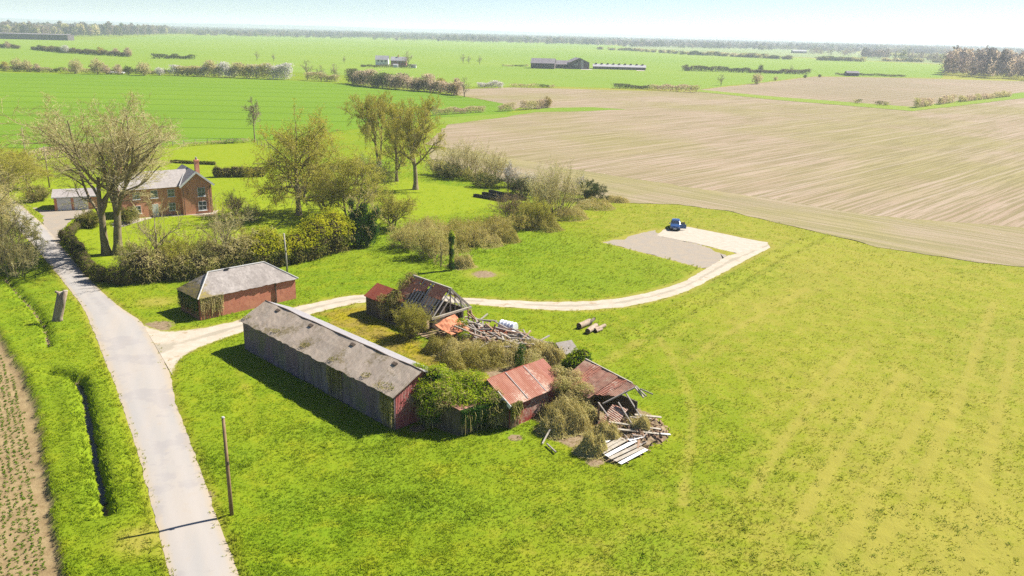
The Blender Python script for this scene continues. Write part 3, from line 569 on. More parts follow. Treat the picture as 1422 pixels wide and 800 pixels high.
m = MB(); m.beam(Y(RA0 - .02, 18.9, RZ), Y(RA0 - .2, 21.7, 2.1), .14, .2); m.beam(Y(RA0 + .1, 18.9, 2.2), Y(RA0 + .1, 18.9, RZ), .13, .13); m.beam(Y(RA0 - .12, 20.6, 0), Y(RA0, 20.3, 3.2), .12, .12); m.beam(Y(RA0 + .5, 20, 0), Y(RA0 + .6, 20, 3.5), .1, .1); m.beam(Y(RA0 + .1, 17.4, 2.2), Y(RA0 + .1, 18.8, 3.6), .1, .1); m.build('gable_frame', M['wood_grey'], ruin)
m = MB(); m.yb(RA0 + 1.5, RA0 + 1.6, 17.2, 19.4, 0, 2.3); m.yb(19.5, 19.6, 16.8, 21.1, 0, 3.4); m.build('inner_partition', M['wood_dark'], ruin)
def tilepatch(a0, a1, f0, f1, seed, far=False):
    m = MB(); n = 0
    for a in np.arange(a0, a1, .24):
        for f_ in np.arange(f0, f1, .085):
            if mnoise.noise(Vector((a * .9 + seed, f_ * 6, seed))) < -.28: continue
            b = (16.25 + 2.6 * f_) if not far else (21.55 - 2.6 * f_); zz = RE + (RZ - RE) * f_ + .06 + RNG.uniform(-.015, .02)
            sg = 1 if not far else -1
            m.box(Y(a, b, zz), E1 * .125, (E2 * sg * 2.6 + UP * (RZ - RE)) / 3.67 * .17, (UP * 2.6 - E2 * sg * (RZ - RE)) / 3.67 * .018)
    m.build('tile_patch', M['tile'], ruin)
tilepatch(14.9, 16.9, .62, .99, 2.); tilepatch(17.8, 20.9, .70, .99, 4.); tilepatch(19.7, 21.4, .15, .75, 7.); tilepatch(14.8, 21., .55, 1., 9., True)
m = MB(); m.quadgrid(Y(11.8, 16.6, .9), Y(14.2, 16.4, 1.5), Y(14.3, 19.2, 1.9), Y(11.6, 19., 1.0), 10, 10, .22, 2.4, .07); o_ = m.build('fallen_roof', M['tile'], ruin); tag(o_, 'slumped section of tiled roof')
# ---- rusty roofed shed
rs = thing('rusty_shed', 'red sheet shed with a rusty pitched roof amid ivy and brambles', 'shed', Y(-3.6, 10.4))
m = MB(); wall_quad(m, Y(-6.1, 7.1), Y(-6.1, 13.6), -.1, 2.2, .1, E1); wall_quad(m, Y(-1.2, 7.1), Y(-1.2, 13.6), -.1, 2.2, .1, -E1); m.build('wall', M['red_wall'], rs)
m = MB(); gable_wall(m, Y(-6., 7.105), Y(-1.31, 7.105), -.1, 2.2, 3.5, .1, E2); gable_wall(m, Y(-6., 13.595), Y(-1.31, 13.595), -.1, 2.2, 3.5, .1, -E2); m.build('gable_wall', M['hut_wall'], rs)
m = MB(); m.quadgrid(Y(-6.4, 6.85, 2.1), Y(-6.4, 13.8, 2.1), Y(-3.55, 13.8, 3.62), Y(-3.55, 6.85, 3.62), 20, 8, .03, 8.4, .04, 0, .06); tag(m.build('roof', M['rust'], rs), 'pale rusty roof slope')
m = MB(); m.quadgrid(Y(-.9, 6.9, 2.1), Y(-.9, 13.8, 2.1), Y(-3.6, 13.8, 3.57), Y(-3.6, 6.9, 3.57), 20, 8, .03, 9.4, .04); tag(m.build('roof', M['rust_red'], rs), 'dark red roof slope')
m = MB(); m.beam(Y(-6.42, 6.8, 2.08), Y(-4.9, 6.8, 2.9), .04, .34); tag(m.build('barge_board', M['white'], rs), 'white barge board')
for b in (9.0, 11.2):
    m = MB(); m.beam(Y(-6.3, b, 2.2), Y(-3.6, b, 3.66), .05, .03); m.build('sheet_seam', M['lead'], rs)
m = MB(); m.yb(-6.15, -6.1, 7.3, 8.0, 0, 1.9); m.build('door', M['rust_dull'], rs)
# ---- ivy-covered link shed
lk = thing('link_shed', 'low dark shed smothered in ivy between barn and rusty shed', 'shed', Y(-2.6, 4.2))
m = MB(); wall_quad(m, Y(-4.2, 3.4), Y(-4.2, 6.8), -.1, 2.3, .1, E1); wall_quad(m, Y(-4.09, 3.4), Y(-.35, 2.6), -.1, 2.297, .1, E2); m.build('wall', M['hut_wall'], lk)
m = MB(); m.quadgrid(Y(-4.4, 3.2, 2.25), Y(-4.4, 6.75, 2.25), Y(-.3, 6.75, 2.9), Y(-.3, 2.4, 2.9), 10, 8, .08, 3.3, .05); m.build('roof', M['rust_dull'], lk)
# ---- collapsed lean-to
cs = thing('collapsed_shed', 'collapsed open shed with a sagging rusty roof on broken posts', 'shed', Y(-9.5, 14.5))
for k in range(6):
    t0, t1 = k / 6 - .012, (k + 1) / 6 + .012; lo = lambda t: Y(-6. - 4.7 * t, 13.2 + .2 * t, 2.2 - .55 * t); hi = lambda t: Y(-5.8 - 5.9 * t, 17. - .6 * t, 3.25 - .38 * t); dz = (0, .05, -.08, .03, -.16, -.05)[k]; cut = (0, 0, .08, 0, .2, .32)[k]
    p, q = lo(t0), lo(t1); P1, Q1 = hi(t0), hi(t1); p = p + (P1 - p) * cut; q = q + (Q1 - q) * (cut + (.12 if k > 3 else 0))
    m = MB(); m.quadgrid(p + UP * (dz + .012 * k), q + UP * (dz * .4 + .012 * k - .07 * (k % 2)), Q1 + UP * .012 * k, P1 + UP * .012 * k, 6, 10, .10, 4.6 + k, .03, 0, .12); m.build('roof_sheet', M['rust_dull'] if k not in (1, 4) else M['rust'], cs)
m = MB(); m.quadgrid(Y(-11.2, 12.2, .55), Y(-12.6, 12.6, .45), Y(-12.4, 14.6, 1.5), Y(-11.1, 14.2, 1.6), 6, 6, .12, 7.7, .03, 0, .2); tag(m.build('roof_sheet', M['rust'], cs), 'slipped rusty sheet hanging from the eave')
m = MB(); m.beam(Y(-5.7, 17.05, 3.3), Y(-11.3, 16.5, 2.93), .12, .14); m.beam(Y(-11.2, 16.5, 2.92), Y(-12.9, 16.0, 2.3), .11, .12); m.build('ridge_beam', M['wood_pale'], cs)
for p, q, w_ in ((Y(-10.3, 13.4, -.1), Y(-10.3, 13.4, 1.75), .16), (Y(-7, 13.3, -.1), Y(-7, 13.3, 2.1), .16), (Y(-6, 17, -.1), Y(-6, 17, 3.2), .16), (Y(-11.9, 12.3, -.1), Y(-12.0, 12.5, 1.45), .18)):
    m = MB(); m.beam(p, q, w_, w_); m.build('post', M['wood_brown'], cs)
for p, q in ((Y(-10.2, 13.4, 1.75), Y(-12.0, 12.5, 1.4)), (Y(-10.6, 13.5, 1.75), Y(-11.8, 16.2, 2.8)), (Y(-11.3, 15.5, 2.5), Y(-14.4, 14.6, .6)), (Y(-11.5, 14.4, 1.9), Y(-14.2, 13.6, .35)), (Y(-12.3, 16.3, 2.8), Y(-12.9, 17.3, 2.2)), (Y(-11.6, 16.6, 2.75), Y(-13.2, 15.9, 2.55))):
    m = MB(); m.beam(p, q, .1, .1); m.build('broken_rail', M['wood_grey'], cs)
m = MB(); wall_quad(m, Y(-6.2, 16.9), Y(-12., 16.5), -.1, 1.5, .12, -E2); m.build('back_wall', M['hut_wall'], cs)
m = MB(); wall_quad(m, Y(-6.3, 13.5), Y(-6.3, 16.7), -.1, 2.3, .1, E1); m.build('end_wall', M['wood_dark'], cs)
# rubble mounds
def mound(name, px, mat, z, lab, n=26, seed=1, chip='tile'):
    P2 = np.array(px); c = P2.mean(0); m = MB(); R = 40; vs = []
    ring = resample(np.concatenate([P2, P2[:1]]), .45)
    levels = np.linspace(1, 0, 12)
    for l in levels:
        q = c[:2] + (ring[:, :2] - c[:2]) * l; h = z * (1 - l ** 1.6) + (vnoise(q[:, 0], q[:, 1], .8, seed) - .4) * .55 * z * (l < .99) + (vnoise(q[:, 0], q[:, 1], .3, seed + 1) - .5) * .3 * (l < .99) - .1 * (l >= .99); vs.append(np.c_[q, h])
    V = np.stack(vs, 0); a, b = V.shape[:2]; i = np.arange(a * b).reshape(a, b); j = np.roll(i, -1, 1)
    m.add(V.reshape(-1, 3), np.stack([i[:-1], j[:-1], j[1:], i[1:]], -1).reshape(-1, 4)); k = 260; ang = RNG.integers(0, a * b, k); cc = V.reshape(-1, 3)[ang]
    for p in cc[:k]:
        u = RNG.normal(size=3); u /= np.linalg.norm(u); w_ = np.cross(u, RNG.normal(size=3)); w_ /= np.linalg.norm(w_); m.box(p + UP * .06, u * RNG.uniform(.06, .2), w_ * RNG.uniform(.05, .12), np.cross(u, w_) * .035, 1)
    return tag(m.build(name, [mat, M[chip]], smooth=False), lab, 'rubble', kind='stuff')
mound('rubble', [Y(14.4, 16.2), Y(14.6, 22.), Y(10, 23.2), Y(6, 22.8), Y(5.5, 20), Y(9, 17.8)], M['rubble'], .75, 'heap of broken tiles and brick below the ruined barn', seed=31)
M['litter'] = simple('brown leaf and twig litter', (.15, .105, .06), (.24, .18, .115), 2.5, .95, .1, .9, 8)
mound('rubble', [Y(-11, 12), Y(-11.5, 17.5), Y(-14.5, 17.8), Y(-16.6, 14.5), Y(-15.8, 12.2), Y(-13.6, 11.2)], M['litter'], .42, 'brown debris spread below the collapsed shed', seed=41, chip='wood_brown')
# heaped beams, each its own

def plank(name, p, q, w, h, mat, label, group, roll=0, cat='timber'):
    m = MB(); p = np.asarray(p); q = np.asarray(q); c = (p + q) / 2; m.beam(p, q, w, h, 0, roll); o = m.build(name, mat, loc=c); return tag(o, label, cat, group)
for k in range(84):
    c = Y(RNG.uniform(3.6, 13.6), RNG.uniform(17.8, 22.4), RNG.uniform(.65, 1.35)); th = RNG.normal(.2, .55); d = (math.cos(th) * E1 + math.sin(th) * E2) * RNG.uniform(.8, 1.9) + UP * RNG.normal(0, .22)
    plank('fallen_beam', c - d, c + d, RNG.uniform(.09, .2), RNG.uniform(.06, .14), M[('wood_grey', 'wood_grey', 'wood_brown', 'wood_pale')[k % 4]], 'weathered beam in the heap between the ruined barn and the ribbed tank', 'beams heaped by the ruined barn')
for p, q in ((Y(13.6, 20.8, .3), Y(14.0, 20.9, 2.3)), (Y(13.2, 21.3, .2), Y(13.9, 21.2, 2.1)), (Y(12.2, 21.8, .2), Y(14.1, 21., 2.)), (Y(11.7, 21.9, .2), Y(13.7, 20.5, 1.9)), (Y(9.1, 19.6, .2), Y(8.9, 20.1, 2.0))):
    plank('leaning_post', p, q, .13, .13, M['wood_brown'], 'post leaning upright out of the beam heap beside the ruin', 'posts leaning at the ruin')
for i_, (p, q, w_, lab) in enumerate(((Y(-12.0, 12.6, .9), Y(-15.2, 15.4, .45), .24, 'long pale plank sloping out from the collapsed shed, upper of the pair'), (Y(-12.4, 12.0, .7), Y(-15.5, 14.7, .4), .26, 'long pale plank sloping out from the collapsed shed, lower of the pair'), (Y(-12.4, 15.6, .7), Y(-14., 17.2, .5), .3, 'short white board at the back of the debris'), (Y(-12.3, 15.1, .62), Y(-13.6, 16.3, .5), .16, 'thin pale batten behind the long planks'))):
    plank('plank', p, q, w_, .06, M['wood_pale'], lab, 'planks by the collapsed shed')
plank('plank', Y(-14.9, 12.9, .3), Y(-15.6, 11.7, .25), .18, .06, M['wood_brown'], 'brown plank lying across the debris by the white boards', 'planks by the collapsed shed')
plank('plank', Y(-15.6, 14.8, .4), Y(-16., 15.6, .2), .2, .08, M['white'], 'white board at the outer edge of the debris', 'planks by the collapsed shed')
plank('plank', Y(-14.5, 12.0, .42), Y(-14.9, 13.6, .35), .3, .03, M['white'], 'white sheet offcut above the slatted hurdle', 'planks by the collapsed shed')
plank('plank', Y(-15.1, 13.0, .45), Y(-14.6, 15.0, .5), .09, .06, M['wood_grey'], 'thin grey lath lying over the debris', 'planks by the collapsed shed')
for k in range(16):
    c = Y(RNG.uniform(-15.2, -11.4), RNG.uniform(12.2, 16.4), RNG.uniform(.35, .6)); th_ = RNG.uniform(0, 3.14); d = (math.cos(th_) * E1 + math.sin(th_) * E2) * RNG.uniform(.4, 1.1) + UP * RNG.normal(0, .14)
    plank('broken_timber', c - d, c + d, RNG.uniform(.07, .15), RNG.uniform(.04, .1), M[('wood_brown', 'wood_grey', 'wood_dark')[k % 3]], 'broken brown timber strewn over the debris below the collapsed shed', 'broken timbers by the collapsed shed', RNG.uniform(-.4, .4))
plank('fence_rail', Y(-9.9, 6.9, .15), Y(-8.9, 9.3, .75), .1, .1, M['wood_pale'], 'pale rail leaning in the brambles by the rusty shed', None, 0, 'rail')
plank('fence_rail', Y(-11.6, 6.6, .2), Y(-10.2, 7.1, .2), .1, .1, M['wood_grey'], 'grey rail on the grass before the brambles', None, 0, 'rail')
# fallen slatted panel
pan = thing('slatted_hurdle', 'white slatted hurdle lying on the grass by the collapsed shed', 'hurdle', Y(-15, 10.5, .15))
for k in range(7):
    t = k / 6; m = MB(); j0, j1, tw_ = RNG.uniform(-.25, .25), RNG.uniform(-.7, .2), RNG.uniform(-.12, .12); p = Y(-13.35 - 2.7 * t, 9.0 + j0 - (.4 if k > 4 else 0), .28 - .1 * t + RNG.uniform(0, .06)); q = Y(-13.2 - 3.1 * t + tw_, 12.5 + j1, .32 - .1 * t + RNG.uniform(0, .06)); m.beam(p, q, RNG.uniform(.33, .41), .03, 0, RNG.uniform(-.06, .06)); s_ = m.build('slat', M['wood_pale'] if k % 3 else M['white'], pan)
for b in (9.4, 11.0, 12.2):
    m = MB(); m.beam(Y(-13.2, b, .22), Y(-16.4, b + .1, .10), .09, .06); m.build('batten', M['wood_brown'], pan)
m = MB(); m.beam(Y(-15.3, 10.9, .27), Y(-15.5, 13.1, .27), .07, .05); m.build('loose_lath', M['wood_grey'], pan)
# tank
tk = thing('tank', 'ribbed silver tank lying on its side behind the beam heap', 'tank', Y(9.7, 23))
m = MB(); p0, p1 = Y(10.75, 22.75, .75), Y(8.95, 23.2, .72); d = p1 - p0; pts = []; rr = []
for t in np.linspace(0, 1, 41): pts.append(p0 + d * t); rr.append(.62 + .045 * (math.sin(t * 2 * math.pi * 4.5) > .1))
m.tube(pts, rr, 20); m.build('shell', M['zinc'], tk, smooth=False)
for t in (.14, .36, .58, .8):
    m = MB(); c = p0 + d * t - E2 * .56 - UP * .12; m.box(c, d / 18, E2 * .04, UP * .17); m.build('side_shade_patch', M['dark'], tk)  # near-black blocks painted in for the dark shade on the tank's side
m = MB(); m.box(Y(8.4, 22.7, .55), E1 * .4, E2 * .35, UP * .08); tag(m.build('plastic_sheet', M['white'], loc=Y(8.4, 22.7, .5)), 'crumpled white sheet beside the ribbed tank', 'sheet')
# pale board by the brambles
m = MB(); m.quadgrid(Y(1.2, 22.2, .3), Y(.6, 24.0, .35), Y(2.0, 24.3, 1.15), Y(2.6, 22.5, 1.1), 4, 4, .03, 2, .05); tag(m.build('leaning_board', M['wood_grey'], loc=Y(1.6, 23, 0)), 'grey board leaning in the scrub behind the ivy bush', 'board')
# logs
def log(p, q, r, label, seed):
    m = MB(); n = 9; p = np.asarray(p); q = np.asarray(q); pts = [p + (q - p) * t for t in np.linspace(0, 1, n)]; rad = [r * (1 + .07 * math.sin(seed * 3 + 5 * t)) for t in np.linspace(0, 1, n)]
    th = thing('log', label, 'log', (p + q) / 2 * [1, 1, 0], 'sawn logs on the grass'); m.tube(pts, rad, 12, 0, False); m.build('bark', M['logbark'], th, smooth=True)
    for e, d_ in ((pts[0], p - q), (pts[-1], q - p)):
        m = MB(); d_ = d_ / np.linalg.norm(d_); m.tube([e - d_ * .03, e + d_ * .012], [r * 1.0, r * .97], 12); m.build('sawn_end', M['logend'], th)
M['logbark'] = barkmat('pale log bark', (.25, .185, .13), (.38, .30, .23)); M['logend'] = simple('dark sawn end', (.05, .035, .025), (.10, .07, .045), 5)
log(at(804, 453, .3), at(819, 447, .3), .36, 'thick pale log with a dark sawn end, left of the log group', 1); log(at(816, 460, .28), at(828, 452, .25), .30, 'short pale log lying in front of the thick one', 2)
log(at(826, 458, .18), at(840, 452, .18), .2, 'slim grey log on the right of the log group', 3); log(at(818, 449, .3), at(826, 442, .75), .17, 'dark stub sticking up behind the thick log', 4); log(at(828, 460, .12), at(836, 457, .12), .15, 'small whitish log end at the front of the group', 5)
# ---------------------------------------------------------------- poles, stump, car, troughs
def pole(px, py, top, r, mat, label, lean=(0, 0), steps=False):
    b = at(px, py); h = hgt(px, py, top); th = thing('utility_pole', label, 'pole', b); m = MB()
    m.tube([b - UP * .3, b + UP * h * .4 + np.array([lean[0] * .4, 0, 0]), b + UP * h + np.array([lean[0], lean[1], 0])], [r, r * .9, r * .72], 10); m.build('shaft', mat, th, smooth=True)
    m = MB(); tp = b + UP * h + np.array([lean[0], lean[1], 0]); m.tube([tp, tp + UP * .06], [r * .85, r * .6], 10); m.build('cap', M['lead'], th)
    m = MB(); q = b + np.array([lean[0] * .5, 0, 0]) + UP * h * .55; m.box(q + np.array([r, -r, 0]) * .7, np.array([.05, 0, 0]), np.array([0, .05, 0]), UP * .12); m.build('bracket', M['wood_dark'], th); return th
pole(322, 716, 580, .135, M['pole'], 'brown wooden pole standing alone in the grass by the lane', (-.02, 0)); pole(399, 378, 325, .13, M['polegrey'], 'grey wooden pole behind the brick outbuilding', (-.15, 0))
pole(69, 261, 204, .14, M['bark'], 'thin brown pole beside the garage'); pole(41, 252, 178, .13, M['bark'], 'thin pole behind the shrubs beyond the lane, left of the garage pole')
sp = at(80, 446); st = thing('tree_stump', 'tall sawn-off dead trunk beside the lane', 'stump', sp)
m = MB(); h = 3.35
for dx, r, hh, lx in ((-.12, .36, h - .1, .85), (.3, .27, h + .1, .95)):
    m.tube([sp + np.array([dx * .6, 0, -.2]), sp + np.array([dx * .8 + .02, 0, .35]), sp + np.array([dx + lx * .5, .05, hh * .55]), sp + np.array([dx + lx, .1, hh])], [r * 1.75, r * 1.12, r * .98, r * .95], 14)
M['stump'] = barkmat('bleached dead trunk', (.20, .145, .10), (.34, .27, .20)); m.build('trunk', M['stump'], st, smooth=True)
m = MB(); tp = sp + np.array([.73, .1, h - .1]); m.tube([tp - .02 * UP, tp + .03 * UP], [.35, .33], 14); tp = sp + np.array([1.25, .1, h + .1]); m.tube([tp - .02 * UP, tp + .03 * UP], [.26, .24], 14); m.build('cut_top', M['wood_pale'], st)
m = MB(); m.tube([sp + np.array([.62, .1, h - .3]), sp + np.array([.34, .05, h - .05]), sp + np.array([.18, .02, h + .02])], [.16, .15, .13], 8); m.build('branch_stub', M['stump'], st, smooth=True)
# troughs
for k, (a, b, lab) in enumerate((((658.6, 273), (703, 280.5), 'black trough nearest the bramble bank on the lawn'), ((670.5, 270.2), (718, 278.5), 'black trough between the other two on the lawn'), ((680, 267.2), (734, 279), 'longest black trough, farthest back on the lawn'))):
    p, q = at(*a), at(*b); d = (q - p); L_ = np.linalg.norm(d); d /= L_; n = np.array([-d[1], d[0], 0]); c = (p + q) / 2
    th = thing('trough', lab, 'trough', c, 'black troughs on the lawn')
    m = MB(); m.box(c + UP * .25 - n * .3, d * L_ / 2, n * .05, UP * .3); m.box(c + UP * .25 + n * .3, d * L_ / 2, n * .05, UP * .3); m.box(c + UP * .25 - d * (L_ / 2 - .04), d * .04, n * .249, UP * .298); m.box(c + UP * .25 + d * (L_ / 2 - .04), d * .04, n * .249, UP * .298); m.build('side', M['blackpaint'], th)
    m = MB(); m.box(c + UP * .35, d * (L_ / 2 - .09), n * .245, UP * .04); m.build('fill', M['troughtop'], th)
# car
def car():
    loc = at(937.5, 317.5); to = np.array([-loc[0] - 2., -loc[1], 0]); fw = to / np.linalg.norm(to); rt = np.array([fw[1], -fw[0], 0])   # rt: car's own right
    th = thing('car', 'dark blue hatchback with one door open on the concrete pad', 'car', loc)
    def S(x, y, z): return loc + fw * x + rt * y + UP * z
    # sections along the car: x, half-width low, half width belt, z low, belt, roof half width, roof z
    sec = [(2.0, .60, .62, .32, .62, .55, .66), (1.9, .76, .76, .22, .72, .66, .78), (1.2, .82, .82, .2, .84, .70, .92), (.75, .83, .83, .2, .90, .70, .98), (.05, .84, .84, .2, .93, .60, 1.42), (-.6, .84, .84, .2, .94, .61, 1.50), (-1.3, .83, .83, .2, .95, .60, 1.46), (-1.85, .80, .80, .25, .92, .60, 1.02), (-2.0, .70, .72, .35, .75, .58, .80)]
    V = []
    for x, wl_, wb, zl, zb, wr, zr in sec: V += [S(x, -wl_, zl), S(x, -wb - .02, (zl + zb) / 2), S(x, -wb, zb), S(x, -wr, zr), S(x, 0, zr + .03), S(x, wr, zr), S(x, wb, zb), S(x, wb + .02, (zl + zb) / 2), S(x, wl_, zl)]
    i = np.arange(len(sec) * 9).reshape(len(sec), 9); q = np.stack([i[:-1, :-1], i[1:, :-1], i[1:, 1:], i[:-1, 1:]], -1).reshape(-1, 4)
    m = MB(); m.add(V, q); m.add(V, np.stack([i[:-1, 8], i[:-1, 0], i[1:, 0], i[1:, 8]], -1)[:, ::-1]); m.ngon([V[k] for k in i[0]]); m.ngon([V[k] for k in i[-1][::-1]]); m.build('body', M['carpaint'], th, smooth=False)
    m = MB(); m.quadgrid(S(.72, -.62, .99), S(.72, .62, .99), S(.1, .54, 1.42), S(.1, -.54, 1.42), 4, 3, 0, 0, .012); v = m.build('windscreen', M['glassdk'], th); 
    v.location = tuple(fw * .02 + UP * .035)
    for sg in (-1, 1):
        m = MB(); m.quadgrid(S(.02, sg * .83, .98), S(-1.25, sg * .83, 1.0), S(-1.2, sg * .64, 1.42), S(-.1, sg * .64, 1.40), 2, 2, 0, 0, .012); v = m.build('side_window', M['glassdk'], th); v.location = tuple(rt * sg * .035)
        m = MB(); m.box(S(1.93, sg * .52, .62), fw * .05, rt * .17, UP * .07); m.build('headlight', M['chrome'], th)
        m = MB(); m.box(S(.55, sg * .98, .98), fw * .06, rt * .09, UP * .07); m.build('mirror', M['carpaint'], th)
        for x in (1.25, -1.25):
            m = MB(); a = S(x, sg * .70, .3); b = S(x, sg * .87, .3); m.tube([a, b], .3, 16); w_ = m.build('wheel', M['black'], th); m = MB(); m.tube([b, b + rt * sg * .012], .18, 12); m.build('rim', M['zinc'], w_)
    m = MB(); m.box(S(2.03, 0, .4), fw * .015, rt * .26, UP * .06); m.build('number_plate', M['plate'], th)
    m = MB(); m.box(S(1.97, 0, .34), fw * .06, rt * .72, UP * .14); m.build('bumper', M['black'], th)
    m = MB(); m.box(S(.72, -1.33, .62), rt * .5 + fw * .08, fw * .04, UP * .36); d_ = m.build('door', M['carpaint'], th); m = MB(); m.box(S(.66, -1.33, .62), rt * .46 + fw * .08, fw * .03, UP * .32); m.build('door_lining', M['black'], d_); m = MB(); m.box(S(.69, -1.25, 1.16), rt * .34 + fw * .05, fw * .015, UP * .17); m.build('door_window', M['glassdk'], d_)
    m = MB(); m.box(S(.05, -.862, .62), fw * .55, rt * .012, UP * .33); m.build('doorway_shade', M['dark'], th)  # near-black slab on the closed body paints the shaded doorway
car()
# ================================================================ farmhouse
HA = at(296.5, 295); H1 = np.array([-.82, -.572, 0]); H1 /= np.linalg.norm(H1); H2 = np.array([H1[1], -H1[0], 0])   # H1 along the front to the left, H2 to the rear
def Hh_(a, b, z=0): return HA + H1 * a + H2 * b + UP * z
house = thing('farmhouse', 'red brick two-storey farmhouse with a white-edged gable', 'house', Hh_(5, 3))
GW, GD, GE, GR = 4.9, 8.6, 5.15, 7.35
m = MB(); gable_wall(m, Hh_(0, 0), Hh_(GW, 0), -.1, GE, GR - .1, .3, H2); gable_wall(m, Hh_(0, GD), Hh_(GW, GD), -.1, GE, GR - .1, .3, -H2)
wall_quad(m, Hh_(.003, .3), Hh_(.003, GD - .3), -.1, GE, .3, H1); wall_quad(m, Hh_(GW - .003, .3), Hh_(GW - .003, GD - .3), -.1, GE, .3, -H1)
WL, WF, WB_ = 14.2, 1.3, 7.3
wall_quad(m, Hh_(GW, WF), Hh_(WL, WF), -.1, 4.9, .3, H2); wall_quad(m, Hh_(GW, WB_), Hh_(WL, WB_), -.1, 4.9, .3, -H2); gable_wall(m, Hh_(WL - .003, WF + .3), Hh_(WL - .003, WB_ - .3), -.1, 4.9, 7.1, .3, -H1)
m.build('wall', M['housebrick'], house)
m = MB(); ov = .35
for s_ in (0, 1):
    e = (-ov, GE - .22) if s_ == 0 else (GW + ov, GE - .22); m.quadgrid(Hh_(e[0], -ov, e[1]), Hh_(e[0], GD + ov, e[1]), Hh_(GW / 2, GD + ov, GR), Hh_(GW / 2, -ov, GR), 14, 6, .015, 3, .06)
m.quadgrid(Hh_(3.2, WF - .3, 4.78), Hh_(WL + .25, WF - .3, 4.78), Hh_(WL + .25, 4.3, 7.2), Hh_(3.0, 4.3, 7.2), 20, 6, .02, 5, .06); m.quadgrid(Hh_(3.2, WB_ + .3, 4.78), Hh_(WL + .25, WB_ + .3, 4.78), Hh_(WL + .25, 4.31, 7.195), Hh_(3.0, 4.31, 7.195), 20, 6, .02, 6, .06)
hr_ = m.build('roof', M['slate_house'], house)
m = MB(); m.beam(Hh_(-ov - .05, -ov - .04, GE - .33), Hh_(GW / 2, -ov - .04, GR - .1), .06, .3); m.beam(Hh_(GW + ov + .05, -ov - .04, GE - .33), Hh_(GW / 2, -ov - .04, GR - .1), .06, .3); m.build('barge_board', M['white'], house)
m = MB(); m.beam(Hh_(GW + ov, -.1, GE - .12), Hh_(GW / 2 + .75, 4.2, 6.9), .12, .05); m.build('valley_flashing', M['lead'], hr_)
def chimney(a, b, z0, z1):
    m = MB(); m.box(Hh_(a, b, (z0 + z1) / 2), H1 * .33, H2 * .45, UP * (z1 - z0) / 2); m.box(Hh_(a, b, z1 - .12), H1 * .40, H2 * .52, UP * .09); c_ = m.build('chimney', M['housebrick'], hr_)
    m = MB()
    for s_ in (-.2, .2): m.tube([Hh_(a, b + s_, z1), Hh_(a, b + s_, z1 + .45)], [.15, .11], 8)
    m.build('chimney_pot', M['lead'], house)
chimney(1.0, 4.6, 5.4, 8.6); chimney(13.4, 4.3, 6.4, 9.0)
def window(a, b, zc, w, h, par=None, nx=2, ny=2, blind=False):
    c = Hh_(a, b, zc); m = MB(); t = .06
    for s_ in (-1, 1): m.box(c + H1 * s_ * (w / 2 - t / 2) - H2 * .02, H1 * t / 2, H2 * .04, UP * h / 2); m.box(c + UP * s_ * (h / 2 - t / 2) - H2 * .02, H1 * (w / 2 - t - .001), H2 * .04, UP * t / 2)
    for k in range(1, nx): m.box(c + H1 * (k / nx - .5) * (w - t) - H2 * .02, H1 * .02, H2 * .025, UP * (h / 2 - t - .001))
    m.box(c - H2 * .02, H1 * (w / 2 - t - .001), H2 * .03, UP * .035); wf = m.build('window', M['white'], house)
    m = MB(); m.box(c - H2 * .005, H1 * (w / 2 - t * .8), H2 * .008, UP * (h / 2 - t * .8)); m.build('pane', M['glass'], wf)
    m = MB(); m.box(c - UP * (h / 2 + .05) - H2 * .06, H1 * (w / 2 + .1), H2 * .09, UP * .05); m.build('sill', M['white'], wf)
window(1.75, 0, 3.75, 1.25, 1.5); window(1.75, 0, 1.35, 1.35, 1.6)
for a in (6.4, 9.1, 11.9): window(a, WF, 3.75, 1.1, 1.25)
for a in (6.4, 11.9): window(a, WF, 1.4, 1.1, 1.3)
m = MB(); m.box(Hh_(9.1, WF - .04, 1.05), H1 * .5, H2 * .04, UP * 1.05); m.build('front_door', M['white'], house)
for a in (.35, GW - .2): m = MB(); m.tube([Hh_(a, -.1, 0), Hh_(a, -.1, 4.7)], .06, 8); m.build('drainpipe', M['wood_dark'], house)
# garage
GA = at(125, 290.5); G1 = at(82, 292.5) - GA; GLn = np.linalg.norm(G1); G1 /= GLn; G2 = np.array([G1[1], -G1[0], 0])
def Gg(a, b, z=0): return GA + G1 * a + G2 * b + UP * z
gar = thing('garage', 'brick garage with two white doors beside the farmhouse', 'garage', Gg(GLn / 2, 2.5)); GLn += .6
m = MB(); wall_quad(m, Gg(-1.5, 0), Gg(GLn, 0), -.1, 2.4, .25, G2); wall_quad(m, Gg(-1.5, 5), Gg(GLn, 5), -.1, 2.4, .25, -G2); gable_wall(m, Gg(GLn - .003, .25), Gg(GLn - .003, 4.75), -.1, 2.4, 3.2, .25, -G1); gable_wall(m, Gg(-1.497, .25), Gg(-1.497, 4.75), -.1, 2.4, 3.2, .25, G1); m.build('wall', M['housebrick'], gar)
m = MB(); m.quadgrid(Gg(-1.7, -.3, 2.36), Gg(GLn + .3, -.3, 2.36), Gg(GLn + .3, 2.5, 3.3), Gg(-1.7, 2.5, 3.3), 10, 4, .01, 1, .05); m.quadgrid(Gg(-1.7, 5.3, 2.36), Gg(GLn + .3, 5.3, 2.36), Gg(GLn + .3, 2.51, 3.295), Gg(-1.7, 2.51, 3.295), 10, 4, .01, 1, .05); m.build('roof', M['slate_house'], gar)
for a in (.2, GLn / 2 + .1):
    m = MB(); m.box(Gg(a + (GLn / 2 - .55) / 2, -.03, 1.05), G1 * (GLn / 2 - .55) / 2, G2 * .03, UP * 1.05); dr = m.build('garage_door', M['white'], gar); m = MB(); m.box(Gg(a + (GLn / 2 - .55) / 2, -.08, .6), G1 * .1, G2 * .02, UP * .03); m.build('handle', M['black'], dr)
